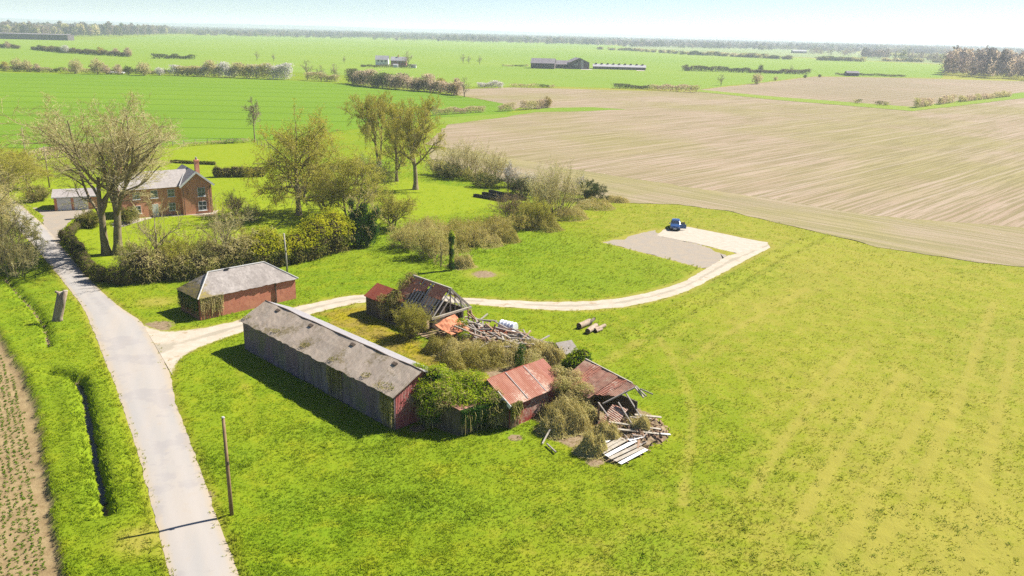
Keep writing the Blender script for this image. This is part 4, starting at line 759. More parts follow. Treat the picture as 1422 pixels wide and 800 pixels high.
m = MB(); m.beam(Gg(-1.7, -.34, 2.27), Gg(GLn + .3, -.34, 2.27), .05, .16); m.build('fascia', M['white'], gar)
# ================================================================ trees
def nrm_(v): return v / (np.linalg.norm(v, axis=-1, keepdims=True) + 1e-9)
def grow(rng, start, dirs, lens, S, wob, trop):
    n = len(start); P_ = np.zeros((n, S, 3)); P_[:, 0] = start; d = dirs.copy(); step = lens / (S - 1)
    for k in range(1, S):
        d = nrm_(d + rng.normal(size=(n, 3)) * wob + UP * trop); P_[:, k] = P_[:, k - 1] + d * step[:, None]
    return P_
def branch(rng, Pp, Rp, Lp, per, t0, ratio, ang, rr, shape=.5):
    n = len(Pp); S = Pp.shape[1]; par = np.repeat(np.arange(n), per); t = t0 + (1 - t0) * (np.tile(np.arange(per), n) + rng.random(n * per)) / per
    f = t * (S - 1); i0 = np.minimum(f.astype(int), S - 2); fr = f - i0; p = Pp[par, i0] * (1 - fr)[:, None] + Pp[par, i0 + 1] * fr[:, None]
    tg = nrm_(Pp[par, i0 + 1] - Pp[par, i0]); az = rng.normal(size=(n * per, 3)); az = nrm_(az - tg * (az * tg).sum(1, keepdims=True)); a = np.radians(rng.normal(ang, ang * .25, n * per))
    d = tg * np.cos(a)[:, None] + az * np.sin(a)[:, None]; L_ = Lp[par] * ratio * (1 - shape * t) * rng.uniform(.75, 1.25, n * per); R_ = (Rp[par, i0]) * rr * rng.uniform(.8, 1.1, n * per)
    return p, d, L_, R_
def make_tree(seed, h, w, trunks, levels, mats, bud=0, budsize=.12, k=6, tw=.028, clear=.28, off=(0, 0)):
    """returns (trunk MB, crown MB); trunks: list of (offset, lean dir, length, radius); levels: per, t0, ratio, ang, rr, wob, trop, shape"""
    rng = np.random.default_rng(seed); wood, crown = MB(), MB()
    st = np.array([t[0] for t in trunks], float); dr = nrm_(np.array([t[1] for t in trunks], float)); ln = np.array([t[2] for t in trunks], float); r0 = np.array([t[3] for t in trunks], float)
    Pn = grow(rng, st, dr, ln, 9, .05, .03); Rn = r0[:, None] * np.linspace(1, .35, 9)[None] ; Rn[:, 0] *= 1.35
    lev = [(Pn, Rn)]
    L_ = ln
    for (per, t0, ratio, ang, rr, wob, trop, shape) in levels:
        p, d, L_, R_ = branch(rng, Pn, Rn, L_, per, t0, ratio, ang, rr, shape); S = 6 if len(p) < 400 else 4
        Pn = grow(rng, p, d, L_, S, wob, trop); Rn = np.maximum(R_, tw / 2)[:, None] * np.linspace(1, .45, S)[None]; lev.append((Pn, Rn))
    allp = np.concatenate([q[0].reshape(-1, 3) for q in lev]); zs = h / np.percentile(allp[:, 2], 99.7); rad = np.percentile(np.hypot(allp[:, 0], allp[:, 1]), 91); xs = (w / 2) / rad
    sc = np.array([xs, xs, zs]); nl = len(lev); last = lev[-1][0].reshape(-1, 3) * sc; cen = np.median(last[:, :2], axis=0) - np.array(off)
    for li, (q, r) in enumerate(lev):
        q = q * sc; fz = np.clip(q[:, :, 2] / (h * .62), 0, 1) ** 1.5; q[:, :, :2] -= fz[..., None] * cen; q[:, :, 2] = np.maximum(q[:, :, 2], -.3 if li == 0 else .15)
        if li <= (2 if nl > 4 else 1): wood.tubes(q, r, k if li < 2 else 4)
        else: crown.tubes(q, r, 3)
        if bud and li >= nl - 2:
            c = q[:, 1:].reshape(-1, 3); c = c[rng.random(len(c)) < bud]; crown.cards(c + rng.normal(size=c.shape) * budsize * .6, budsize * rng.uniform(.6, 1.3, len(c)), mi=1)
    return wood, crown
def place_tree(name, label, cat, px, py, mbs, mats, group=None, z=0., shift=None):
    b = at(px, py); 
    if shift is not None: b = b + np.array(shift)
    th = thing(name, label, cat, b + UP * z, group); wd, cr = mbs
    if wd.v:
        for q in range(len(wd.v)): wd.v[q] = wd.v[q] + b
        wd.build('trunk', mats[0], th, smooth=True)
    if cr.v:
        for q in range(len(cr.v)): cr.v[q] = cr.v[q] + b
        cr.build('crown', mats[1:], th)
    return th
OAK = [(7, .22, .72, 48, .55, .12, .06, .45), (6, .2, .62, 45, .55, .16, .05, .4), (6, .2, .55, 42, .5, .2, .03, .35), (5, .15, .55, 40, .5, .22, .02, .3)]
TWG = (M['bark_dark'], M['twig']); 
# big twin-trunk bare tree by the lane
L3 = (5, .15, .55, 38, .6, .2, .03, .3)
FIN = (4, .1, .6, 36, .7, .22, .03, .25)
mb = make_tree(11, 21.8, 22.5, [((-.5, 0, 0), (-.16, .05, 1), 9.5, .62), ((.55, .25, 0), (.10, 0, 1), 10.5, .68)], [(9, .38, .95, 46, .55, .11, .07, .12), (8, .25, .55, 44, .55, .16, .06, .3), (6, .2, .55, 40, .55, .18, .06, .3), L3, FIN], TWG, tw=.036, k=8, off=(2.0, 0))
place_tree('bare_tree', 'huge bare tree with twin trunks beside the lane, before the farmhouse', 'tree', 155, 354, mb, (M['bark_mid'], M['twig']))
mb = make_tree(12, 10.2, 7.6, [((0, 0, 0), (.03, 0, 1), 4.6, .26)], [(8, .3, .95, 58, .6, .15, .05, .15), (7, .2, .6, 48, .55, .2, .06, .3), (6, .2, .55, 40, .5, .2, .05, .3), (5, .15, .5, 36, .6, .2, .04, .3)], TWG, tw=.03)
place_tree('bare_tree', 'smaller bare tree growing out of the hedge right of the twin-trunk tree', 'tree', 219, 384, mb, (M['bark'], M['twig']))
mb = make_tree(13, 10., 7.6, [((0, 0, 0), (.05, 0, 1), 4.4, .2), ((.2, .1, 0), (-.25, .1, 1), 4.2, .16)], [(6, .3, .95, 50, .6, .15, .06, .15), (6, .2, .6, 45, .55, .2, .06, .3), (6, .2, .55, 40, .5, .2, .05, .3), (5, .2, .5, 36, .6, .2, .04, .3)], TWG, tw=.03)
place_tree('bare_tree', 'bare forked tree with an ivied trunk in the hedge behind the brick outbuilding', 'tree', 316, 376, mb, (M['bark'], M['twig']))
mb = make_tree(14, 18.4, 15.0, [((0, 0, 0), (-.02, 0, 1), 10.5, .5)], [(22, .2, .92, 62, .42, .13, -.012, .12), (8, .15, .55, 50, .55, .2, -.01, .25), (7, .15, .55, 45, .55, .2, .0, .3), (4, .15, .5, 40, .6, .2, .0, .3)], TWG, bud=.95, budsize=.24, tw=.036, off=(.8, 0))
place_tree('budding_tree', 'broad olive-green budding tree behind the golden hedge', 'tree', 415, 299, mb, (M['bark'], M['twig_olive'], M['bud_olive']))
mb = make_tree(15, 17.0, 12.4, [((0, 0, 0), (-.06, 0, 1), 7.5, .42), ((.3, 0, 0), (.10, 0, 1), 7., .34)], [(8, .45, .9, 46, .55, .14, .05, .15), (7, .2, .6, 46, .55, .18, .04, .3), (6, .2, .55, 42, .55, .2, .02, .3), (5, .2, .5, 38, .6, .2, .02, .3), (3, .1, .6, 36, .7, .2, .0, .2)], TWG, bud=.4, budsize=.2, tw=.045)
place_tree('tall_tree', 'left of the three tall trees on the lawn, with a forked bare trunk', 'tree', 526, 229, mb, (M['bark_dark'], M['twig_olive'], M['bud_olive']), 'three tall trees on the lawn')
mb = make_tree(16, 15.6, 6.0, [((0, 0, 0), (.03, 0, 1), 14., .34)], [(16, .12, .36, 50, .45, .15, .08, .35), (7, .2, .6, 46, .55, .2, .05, .3), (6, .2, .55, 42, .5, .2, .03, .3), (5, .2, .5, 40, .6, .2, .0, .3)], TWG, bud=.5, budsize=.2, tw=.045)
place_tree('tall_tree', 'slim middle one of the three tall trees on the lawn', 'tree', 551, 252, mb, (M['bark_dark'], M['twig_olive'], M['bud_olive']), 'three tall trees on the lawn')
mb = make_tree(17, 18.4, 13.2, [((0, 0, 0), (.0, 0, 1), 9., .56)], [(12, .42, .92, 44, .6, .14, .06, .12), (7, .2, .6, 46, .55, .18, .04, .3), (6, .2, .55, 42, .55, .2, .02, .3), (5, .2, .5, 38, .6, .2, .02, .3), (3, .1, .6, 36, .7, .2, .0, .2)], TWG, bud=.42, budsize=.2, tw=.045)
place_tree('tall_tree', 'thick-trunked rightmost one of the three tall trees on the lawn', 'tree', 577, 263, mb, (M['bark'], M['twig_olive'], M['bud_olive']), 'three tall trees on the lawn')
mb = make_tree(18, 12.2, 13.0, [((-.4, 0, 0), (-.25, 0, 1), 6.5, .2), ((.3, .3, 0), (.3, .1, 1), 6.2, .2), ((0, .5, 0), (0, .2, 1), 7, .2)], [(9, .15, .75, 46, .55, .16, .03, .25), (7, .2, .6, 44, .55, .2, .02, .3), (6, .2, .55, 42, .5, .2, .0, .3), (4, .2, .5, 40, .6, .2, 0, .3)], TWG, bud=.75, budsize=.22, tw=.036)
place_tree('willow', 'pale yellowish willow between the golden hedge and the lawn', 'tree', 487, 304, mb, (M['bark'], M['twig_olive'], M['bud']))
for k, (px, py, yt, wm, lab) in enumerate(((452, 298, 236, 9., 'pale yellow-green willow between the big budding tree and the ivy-clad tree'), (518, 268, 216, 9.5, 'pale twiggy willow in front of the left tall tree'), (545, 318, 262, 7., 'small pale willow leaning over the lawn edge right of the ivy-clad tree'))):
    mb = make_tree(230 + k, hgt(px, py, yt), wm, [((-.4, 0, 0), (-.25, 0, 1), 5.5, .15), ((.3, .3, 0), (.3, .1, 1), 5.2, .15), ((0, .5, 0), (0, .2, 1), 6, .15)], [(8, .12, .85, 46, .55, .16, .02, .2), (7, .2, .6, 44, .55, .2, .01, .3), (6, .2, .55, 42, .5, .2, .0, .3), (3, .2, .5, 40, .6, .2, 0, .3)], TWG, bud=.5, budsize=.2, tw=.036)
    place_tree('willow', lab, 'tree', px, py, mb, (M['bark'], M['twig_olive'], M['bud'] if k != 1 else M['bud_pale']))
for k, (px, py, yt, wm, lab) in enumerate(((-12, 330, 222, 9., 'tall tan thicket tree at the left edge beside the lane bend'), (14, 262, 205, 9., 'olive tree behind the thin pole at the left edge'), (24, 345, 290, 6., 'small tan tree among the roadside scrub at the left edge'))):
    mb = make_tree(240 + k, hgt(px, py, yt), wm, [((-.4, 0, 0), (-.2, 0, 1), 5.5, .15), ((.3, .3, 0), (.25, .1, 1), 5.2, .15)], [(9, .12, .85, 46, .55, .16, .02, .2), (7, .2, .6, 44, .55, .2, .01, .3), (6, .2, .55, 42, .5, .2, .0, .3), (4, .2, .5, 40, .6, .2, 0, .3)], TWG, bud=.35, budsize=.18, tw=.036)
    place_tree('thicket_tree', lab, 'tree', px, py, mb, (M['bark'], M['twig_tan'], M['bud_tan'] if k != 1 else M['bud_olive']))
mb = make_tree(19, 12.3, 4.8, [((0, 0, 0), (0, 0, 1), 11., .2)], [(14, .4, .36, 45, .5, .14, .08, .3), (7, .2, .6, 44, .55, .2, .03, .4), (6, .2, .5, 42, .5, .2, .0, .3), (4, .2, .5, 40, .6, .2, 0, .3)], TWG, tw=.06)
place_tree('slender_tree', 'slender pale bare tree at the edge of the wheat field', 'tree', 354, 197, mb, (M['bark'], M['twig_grey']))
mb = make_tree(20, 15., 15., [((0, 0, 0), (.3, -.05, 1), 9.5, .4)], [(10, .25, .9, 52, .5, .15, .04, .2), (7, .2, .6, 48, .55, .2, .03, .3), (6, .2, .55, 42, .5, .2, .02, .3), (5, .2, .5, 40, .6, .2, 0, .3)], TWG, tw=.034)
place_tree('bare_tree', 'bare tree leaning in over the scrub at the left edge of the photo', 'tree', -28, 382, mb, (M['bark'], M['twig_tan']))
mb = make_tree(21, 10.5, 11., [((0, 0, 0), (.1, 0, 1), 6, .2), ((.4, .3, 0), (-.2, 0, 1), 5.5, .2)], [(9, .15, .8, 50, .5, .15, .03, .25), (7, .2, .6, 48, .55, .2, .02, .3), (6, .2, .55, 42, .5, .2, .02, .3), (5, .2, .5, 40, .6, .2, 0, .3)], TWG, bud=.7, budsize=.2, tw=.034)
place_tree('shrub_tree', 'yellowish shrubby tree beyond the lane at the left edge, left of the garage', 'tree', 8, 285, mb, (M['bark'], M['twig_olive'], M['bud']))
mb = make_tree(22, 7.5, 9., [((0, 0, 0), (.1, 0, 1), 5, .15), ((.4, .3, 0), (-.3, 0, 1), 5, .15)], [(9, .12, .8, 50, .5, .15, .03, .25), (7, .2, .6, 48, .55, .2, .0, .3), (6, .2, .55, 42, .5, .2, .0, .3), (5, .2, .5, 40, .6, .2, 0, .3)], TWG, bud=.75, budsize=.2, tw=.036)
place_tree('shrub_tree', 'olive shrubby tree across the drive from the garage', 'tree', 38, 262, mb, (M['bark'], M['twig_olive'], M['bud_olive']))
# ---- bushes: many stems from the ground
def bush(seed, h, w, mats, stems=26, bud=0., budsize=.12, tw=.022, spread=.75, trop=.03, lay=(6, 6, 4), dp=None, jit=.25):
    rng = np.random.default_rng(seed); wood, cr = MB(), MB(); a = rng.uniform(0, 2 * math.pi, stems); ti = rng.uniform(0, spread, stems); st = np.c_[np.cos(a), np.sin(a), np.zeros(stems)] * rng.uniform(0, w * jit, stems)[:, None]
    d = np.c_[np.cos(a) * np.sin(ti), np.sin(a) * np.sin(ti), np.cos(ti)]; ln = rng.uniform(.7, 1.15, stems) * h; Pn = grow(rng, st, d, ln, 6, .1, trop); Rn = np.full(stems, max(.03, h * .008))[:, None] * np.linspace(1, .4, 6)[None]; lev = [(Pn, Rn)]; L_ = ln
    for n_, (per, ratio) in enumerate(zip(lay, (.5, .5, .5))):
        p, dd_, L_, R_ = branch(rng, Pn, Rn, L_, per, .2, ratio, 38, .6, .35); Pn = grow(rng, p, dd_, L_, 4, .16, trop); Rn = np.maximum(R_, tw / 2)[:, None] * np.linspace(1, .5, 4)[None]; lev.append((Pn, Rn))
    allp = np.concatenate([q[0].reshape(-1, 3) for q in lev]); sc = np.array([(w / 2) / np.percentile(np.abs(allp[:, 0]), 95), (dp or w) / 2 / np.percentile(np.abs(allp[:, 1]), 95), h / np.percentile(allp[:, 2], 97.5)])
    for li, (q, r) in enumerate(lev):
        q = q * sc; q[:, :, 2] = np.maximum(q[:, :, 2], .02)
        (wood if li == 0 else cr).tubes(q, r, 3)
        if bud and li >= 1:
            c = q[:, 1:].reshape(-1, 3); c = c[rng.random(len(c)) < bud]; cr.cards(c + rng.normal(size=c.shape) * budsize * .5, budsize * rng.uniform(.6, 1.3, len(c)), mi=1)
    return wood, cr
def put_bush(name, label, px, py, ytop, wpx, seed, mats, stems=26, cat='bush', group=None, dpf=1., **kw):
    s_ = mpp(px, py); h = hgt(px, py, ytop); w = wpx * s_; b = at(px, py); d = b[:2] / np.linalg.norm(b[:2])
    mbs = bush(seed, h, w, mats, stems, dp=w * dpf, **kw); th = place_tree(name, label, cat, px, py, mbs, mats, group, shift=np.r_[d * w * .46 * dpf, 0])
    th.children[0].name = 'stem'; return th
def tangle(name, label, cat, px, py, ytop, wpx, seed, mats, group, strands=900, leaf=1500, lsize=.09, dep=.8):
    s_ = mpp(px, py); h = hgt(px, py, ytop); w = wpx * s_; b = at(px, py); dr = np.r_[b[:2] / np.linalg.norm(b[:2]), 0]; b = b + dr * w * .42 * dep; h = min(max(.45, hgt(*proj(b), ytop)), .62 * w); rt = np.array([dr[1], -dr[0], 0]); rng = np.random.default_rng(seed); th = thing(name, label, cat, b, group)
    hump = lambda u, v: np.clip((1 - (u * u + v * v) ** 2.) * (.35 + .85 * vnoise(u * 4 + seed + 40, v * 4 + 40, 1.3, seed)), .03, 1.2)
    def pt(u, v, f): return b + rt * (u * w * .5)[..., None] + dr * (v * w * .5 * dep)[..., None] + UP * np.minimum(.25 * hump(u, v) * h * f + .75 * h0 * f, 1.15 * hump(u, v) * h)[..., None]
    a = rng.uniform(0, 6.28, strands); r = np.sqrt(rng.random(strands)) * 1.05; u0, v0 = r * np.cos(a), r * np.sin(a); h0 = hump(u0, v0) * h; an = rng.uniform(0, 6.28, strands); st = rng.uniform(.1, .45, strands) * 1.6 / max(w * .5, .5); f0 = rng.uniform(.25, .95, strands); P_ = []
    for k in range(5):
        t = k / 4; an = an + rng.normal(0, .45, strands); P_.append(pt(u0 + np.cos(an) * st * (t - .5) * 2, v0 + np.sin(an) * st * (t - .5) * 2, f0 + (.28 * math.sin(t * math.pi)) - .05 + rng.normal(0, .05, strands)))
    Pn = np.stack(P_, 1); Pn[:, :, 2] = np.maximum(Pn[:, :, 2], .02); m = MB(); m.tubes(Pn, np.full((strands, 5), .013) * rng.uniform(.7, 1.5, (strands, 1)), 3, 0)
    c = Pn.reshape(-1, 3)[rng.integers(0, strands * 5, leaf)] + rng.normal(0, .06, (leaf, 3)); m.cards(c, lsize * rng.uniform(.5, 1.4, leaf), np.tile(UP, (leaf, 1)), .6, 1, 1.2)
    k = int(strands * .3); up0 = Pn[:k, 2]; e = nrm_(rng.normal(size=(k, 3)) * .5 + UP); ln = rng.uniform(.15, .5, (k, 1)) * min(h, 1.6); m.tubes(np.stack([up0, up0 + e * ln * .6, up0 + e * ln + rng.normal(0, .1, (k, 3))], 1), np.full((k, 3), .011), 3); m.build('stems', mats, th); return th
TB, TO = (M['twig_tan'], M['bud_tan']), (M['twig_olive'], M['bud_olive'])
BT, BO, BP, BG = (M['bark'], M['twig_tan'], M['bud_tan']), (M['bark'], M['twig_olive'], M['bud']), (M['bark'], M['twig_purple'], M['bud_olive']), (M['bark'], M['twig'], M['bud_pale'])
put_bush('goat_willow', 'big pale rounded willow bush at the end of the bramble bank', 770, 306, 236, 76, 31, BG, 44, bud=.22, budsize=.15)
put_bush('willow_bush', 'wide pale willow bush behind the lawn, right of the tall trees', 646, 248, 200, 62, 32, BG, 40, bud=.16, budsize=.17)
put_bush('willow_bush', 'pale loose bush between the wide willow bush and the white blossom', 688, 252, 214, 44, 33, BG, 34, bud=.15, budsize=.16)
put_bush('dome_bush', 'golden-green domed bush at the foot of the pale willow', 742, 319, 282, 46, 34, BO, 46, bud=.42, budsize=.13, spread=1.1)
put_bush('brown_bush', 'purplish brown bush left of the golden-green dome', 706, 309, 276, 44, 35, BP, 44, bud=.12, budsize=.1, spread=1.)
put_bush('hawthorn', 'dark round bush standing apart right of the pale willow', 820, 281, 257, 36, 36, (M['bark_dark'], M['twig_purple'], M['leaf_dark']), 50, bud=.45, budsize=.17, spread=1.1)
put_bush('blackthorn', 'white-blossomed bush at the field edge above the troughs', 706, 262, 231, 26, 37, (M['bark_dark'], M['twig_purple'], M['blossom']), 24, bud=.16, budsize=.16)
put_bush('blackthorn', 'small white-blossomed bush between the white bush and the pale willow', 736, 262, 243, 18, 38, (M['bark_dark'], M['twig_purple'], M['blossom']), 18, bud=.16, budsize=.15)
put_bush('blackthorn', 'sparse white-blossomed bush left of the dark round bush', 806, 270, 247, 12, 39, (M['bark_dark'], M['twig_purple'], M['blossom']), 16, bud=.25, budsize=.14)
put_bush('dark_bush', 'low dark bush under the white blossom', 726, 274, 252, 40, 40, (M['bark_dark'], M['twig_purple'], M['leaf_dark']), 46, bud=.3, budsize=.17, spread=1.1)
put_bush('dark_bush', 'low dark ivy bush behind the lawn, below the pale loose bush', 676, 262, 246, 40, 41, (M['bark_dark'], M['twig_tan'], M['leaf_dark']), 46, bud=.3, budsize=.17, spread=1.1)
put_bush('dark_bush', 'low dark shrub under the wide willow bush', 628, 250, 232, 44, 42, (M['bark_dark'], M['twig_tan'], M['leaf_dark']), 46, bud=.3, budsize=.17, spread=1.1)
for k, (px, py, yt, wp, lab) in enumerate(((600, 366, 326, 60, 'tall bramble thicket left of the ivied post'), (566, 350, 318, 50, 'bramble thicket beside the ivy-clad tree'), (650, 330, 303, 70, 'sprawling bramble bank below the lawn, in the middle'), (600, 332, 304, 60, 'bramble bank at the lawn edge behind the tall thicket'), (690, 326, 300, 44, 'bramble bank left of the purplish bush'), (640, 374, 355, 34, 'low bramble clump at the foot of the ivied post'))):
    (put_bush('bramble_thicket', lab, px, py, yt, wp, 50 + k, BT, 60, 'brambles', 'bramble thickets below the lawn', bud=.16, budsize=.12, spread=1.25, jit=.4) if k in (0, 1) else tangle('bramble_thicket', lab, 'brambles', px, py, yt, wp * 1.1, 50 + k, TB if k % 2 else TO, 'bramble thickets below the lawn', 1200, 2200, .11))
for k, (px, py, yt, wp, lab) in enumerate(((790, 307, 286, 46, 'brown scrub at the foot of the pale willow'), (826, 292, 276, 46, 'brown scrub in front of the dark round bush'), (856, 282, 272, 30, 'low brown scrub at the end of the bank'))):
    tangle('scrub', lab, 'scrub', px, py, yt, wp * 1.15, 60 + k, (M['twig_tan'], M['dead']), 'brown scrub along the bank', 1000, 1500, .11)
for k, (px, py, yt, wp, lab) in enumerate(((622, 352, 326, 56, 'bramble bank between the tall thicket and the lawn'), (672, 344, 322, 50, 'bramble bank in the middle of the belt, beside the open meadow'), (700, 338, 318, 40, 'low bramble bank below the purplish bush'), (580, 334, 306, 50, 'bramble bank next to the ivy-clad tree at the lawn edge'), (756, 322, 300, 44, 'bramble bank between the golden-green dome and the pale willow'))):
    tangle('bramble_thicket', lab, 'brambles', px, py, yt, wp * 1.1, 180 + k, TB if k % 2 else TO, 'bramble thickets below the lawn', 1200, 2200, .11)
for k, (px, py, yt, wp, lab) in enumerate(((648, 348, 316, 56, 'ragged twiggy bush in the middle of the bramble belt'), (686, 336, 306, 48, 'ragged twiggy bush just left of the purplish bush'), (724, 322, 300, 34, 'ragged twiggy bush between the purplish bush and the golden-green dome'))):
    put_bush('belt_bush', lab, px, py, yt, wp, 196 + k, (M['bark'], M['twig_tan'], M['bud_olive']), 40, 'bush', 'ragged bushes in the bramble belt', bud=.12, budsize=.12, spread=1.1, jit=.45)
for k, (px, py, yt, wp, lab) in enumerate(((612, 244, 222, 40, 'twiggy field-edge shrub nearest the tall trees'), (660, 252, 236, 36, 'twiggy field-edge shrub below the wide willow bush'), (741, 272, 256, 34, 'twiggy field-edge shrub left of the pale willow'), (755, 284, 258, 36, 'twiggy field-edge shrub just behind the pale willow'))):
    put_bush('edge_shrub', lab, px, py, yt, wp, 190 + k, BT if k % 2 else BG, 36, 'shrub', 'field-edge shrubs behind the lawn', bud=.2, budsize=.15, spread=1.1, jit=.4, dpf=.5)
# ditch-side scrub, left
for k, (px, py, yt, wp, lab) in enumerate(((22, 392, 330, 60, 'tangled brown scrub beside the lane, left edge'), (0, 372, 290, 50, 'tall brown thicket at the left edge of the photo'), (40, 372, 340, 40, 'low tangle of dead stems sloping to the lane'), (8, 312, 262, 44, 'brown thicket beside the bend of the lane'))):
    put_bush('roadside_scrub', lab, px, py, yt, wp, 65 + k, (M['bark'], M['twig'], M['bud_tan']), 26, 'scrub', 'scrub along the left ditch', bud=.05, budsize=.12, spread=1.1, jit=.35)
put_bush('drive_shrub', 'dark tangled shrub beside the garage', 52, 282, 262, 34, 70, (M['bark_dark'], M['twig_tan'], M['leaf_mid']), 50, bud=.3, budsize=.14, spread=1.1)
put_bush('bare_shrub', 'purplish bare shrub in the garden before the farmhouse gable', 328, 302, 270, 34, 71, BP, 30, bud=.0)
put_bush('bare_shrub', 'pale bare shrub at the garden end right of the farmhouse', 350, 310, 288, 34, 72, BT, 30, bud=.05)
put_bush('garden_shrub', 'rounded green shrub behind the twin-trunk tree', 178, 312, 292, 26, 73, (M['bark'], M['twig_olive'], M['leaf_mid']), 40, bud=.5, budsize=.14, spread=1.1)
put_bush('garden_shrub', 'rounded green shrub at the garden corner by the drive', 128, 318, 298, 30, 74, (M['bark'], M['twig_olive'], M['leaf_mid']), 40, bud=.5, budsize=.14, spread=1.1)
# yard scrub
put_bush('yard_bush', 'yellow-green bush beside the ruined barn', 574, 475, 432, 40, 80, BO, 60, bud=.4, budsize=.08, tw=.018)
for k, (px, py, yt, wp, lab) in enumerate(((640, 504, 478, 60, 'tan scrub right of the yellow-green yard bush'), (668, 514, 484, 66, 'ochre scrub behind the ivy-covered shed'), (700, 508, 480, 62, 'tangled tan scrub above the rusty roof'), (735, 502, 478, 60, 'pale dead scrub behind the rusty shed'), (768, 508, 482, 36, 'pale dry scrub beside the leaning grey board'))):
    tangle('yard_scrub', lab, 'scrub', px, py, yt - 4, wp * 1.1, 81 + k, TB if k != 1 else TO, 'scrub filling the yard')
for k, (px, py, yt, wp, lab) in enumerate(((788, 602, 526, 56, 'big bramble mound between the rusty shed and the collapsed shed'), (822, 634, 590, 36, 'tan bramble tangle at the open end of the collapsed shed'), (764, 585, 540, 28, 'bramble mound against the rusty shed wall'), (800, 584, 540, 44, 'tall brambles over the low edge of the sagging roof'), (770, 606, 556, 40, 'tan bramble tangle on the grass side of the mounds'), (842, 616, 584, 34, 'brown weeds in the collapsed shed opening'), (886, 606, 586, 34, 'dry weeds on the outer edge of the debris'))):
    tangle('bramble_mound', lab, 'brambles', px, py, yt - 6, wp * 1.15, 87 + k, TB if k % 3 else (M['twig_tan'], M['leaf_mid']), 'bramble mounds by the sheds', 1300, 2600)
for k, (px, py, yt, wp, lab) in enumerate(((196, 392, 345, 50, 'twiggy shrub growing out of the hedge left of the small bare tree'), (250, 388, 338, 56, 'yellowish twiggy shrub in the hedge right of the small bare tree'), (286, 384, 336, 50, 'tan twiggy shrub in the hedge left of the forked tree'), (345, 376, 328, 52, 'pale twiggy shrub in the hedge right of the forked tree'), (372, 372, 326, 40, 'olive twiggy shrub between the scrubby and the golden hedge'))):
    put_bush('hedge_shrub', lab, px, py, yt, wp, 160 + k, BO if k % 2 else BT, 44, 'shrub', 'twiggy shrubs in the garden hedge', bud=.3, budsize=.15, spread=.9, jit=.35)
for k, (px, py, yt, wp, lab) in enumerate(((612, 492, 468, 40, 'ochre scrub below the slumped tiles'), (656, 494, 478, 40, 'dead stalks in front of the beam heap'), (690, 496, 482, 40, 'dry stalks at the right end of the beam heap'), (725, 494, 480, 40, 'brown scrub on the edge of the rubble'), (628, 520, 494, 36, 'low ochre scrub beside the bright ivy'), (752, 498, 480, 34, 'green-flecked scrub beside the weedy clump'))):
    tangle('yard_scrub', lab, 'scrub', px, py, yt - 3, wp * 1.15, 170 + k, TB if k % 2 else TO, 'scrub filling the yard', 600, 1000)
# ---- leafy masses
def blob_pts(rng, ell, n, shell=.55):
    out, nr = [], []; vol = np.array([e[3] * e[4] * e[5] for e in ell]); cnt = (vol ** .67 / (vol ** .67).sum() * n).astype(int)
    for e, k in zip(ell, cnt):
        d = nrm_(rng.normal(size=(k, 3))); r = rng.uniform(shell, 1.03, k) ** .7; lump = 1 + .30 * np.array([mnoise.noise(Vector(x * 2.6 + np.array(e[:3]))) + .6 * mnoise.noise(Vector(x * 6. + np.array(e[:3]))) for x in d])
        p = np.array(e[:3]) + d * np.array(e[3:6]) * (r * lump)[:, None]; out.append(p); nr.append(d)
    p = np.concatenate(out); nr = np.concatenate(nr); k = p[:, 2] > .03; return p[k], nr[k]
def core_mb(ell, f=.72):  # shrunken hulls added so the gaps between leaves look shaded
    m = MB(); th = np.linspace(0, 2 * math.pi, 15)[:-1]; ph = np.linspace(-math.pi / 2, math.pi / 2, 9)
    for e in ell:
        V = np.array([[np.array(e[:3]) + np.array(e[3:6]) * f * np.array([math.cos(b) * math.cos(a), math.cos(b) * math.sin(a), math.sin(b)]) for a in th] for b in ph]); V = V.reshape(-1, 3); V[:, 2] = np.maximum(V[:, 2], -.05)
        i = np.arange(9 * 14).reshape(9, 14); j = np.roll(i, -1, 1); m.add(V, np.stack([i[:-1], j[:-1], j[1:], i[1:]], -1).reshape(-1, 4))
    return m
def leafy(name, label, cat, ell, n, size, mats, seed, group=None, shell=.6, core=True, fname='foliage', second=None, tops=None, f=.72):
    rng = np.random.default_rng(seed); ell = np.array(ell, float); c = ell[:, :3].mean(0) * [1, 1, 0]; th = thing(name, label, cat, c, group); p, nr = blob_pts(rng, ell, n, shell); m = MB()
    if tops is not None:
        z0 = p[:, 2]; top = (nr[:, 2] > tops + .35 * (vnoise(p[:, 0], p[:, 1], .8, seed) - .5)); m.cards(p[~top], size * rng.uniform(.6, 1.3, (~top).sum()), nr[~top], .6, 0, .9); m.cards(p[top], size * rng.uniform(.6, 1.3, top.sum()), nrm_(nr[top] + UP * .5), .7, 1, .5)  # upward leaves tilt skyward to catch sun and take the second material
    else: m.cards(p, size * rng.uniform(.6, 1.3, len(p)), nr, .6, 0, .9)
    if second:
        q = p[rng.random(len(p)) < second]; e = nrm_(rng.normal(size=q.shape) + np.array([0, 0, -.3])); ss = np.stack([q, q + e * .35 * size * 3, q + e * size * 6 * .5 - UP * .2], 1); m.tubes(ss, np.full((len(q), 3), .012), 3, len(mats) - 1)
    m.build(fname, mats, th)
    if core: core_mb(ell, f).build('shade_core', M['core'], th)
    return th
def row_ell(p, q, n, w, h, seed, hv=.15):
    rng = np.random.default_rng(seed); p, q = np.array(p), np.array(q); out = []
    for t in (np.arange(n) + .5) / n:
        c = p + (q - p) * t + np.r_[rng.normal(0, w * .1, 2), 0]; hh = h * (1 + rng.normal(0, hv)); out.append((*c[:2], hh * .45, w * rng.uniform(.9, 1.15) / 2, w * rng.uniform(.9, 1.15) / 2, hh * .56))
    return out
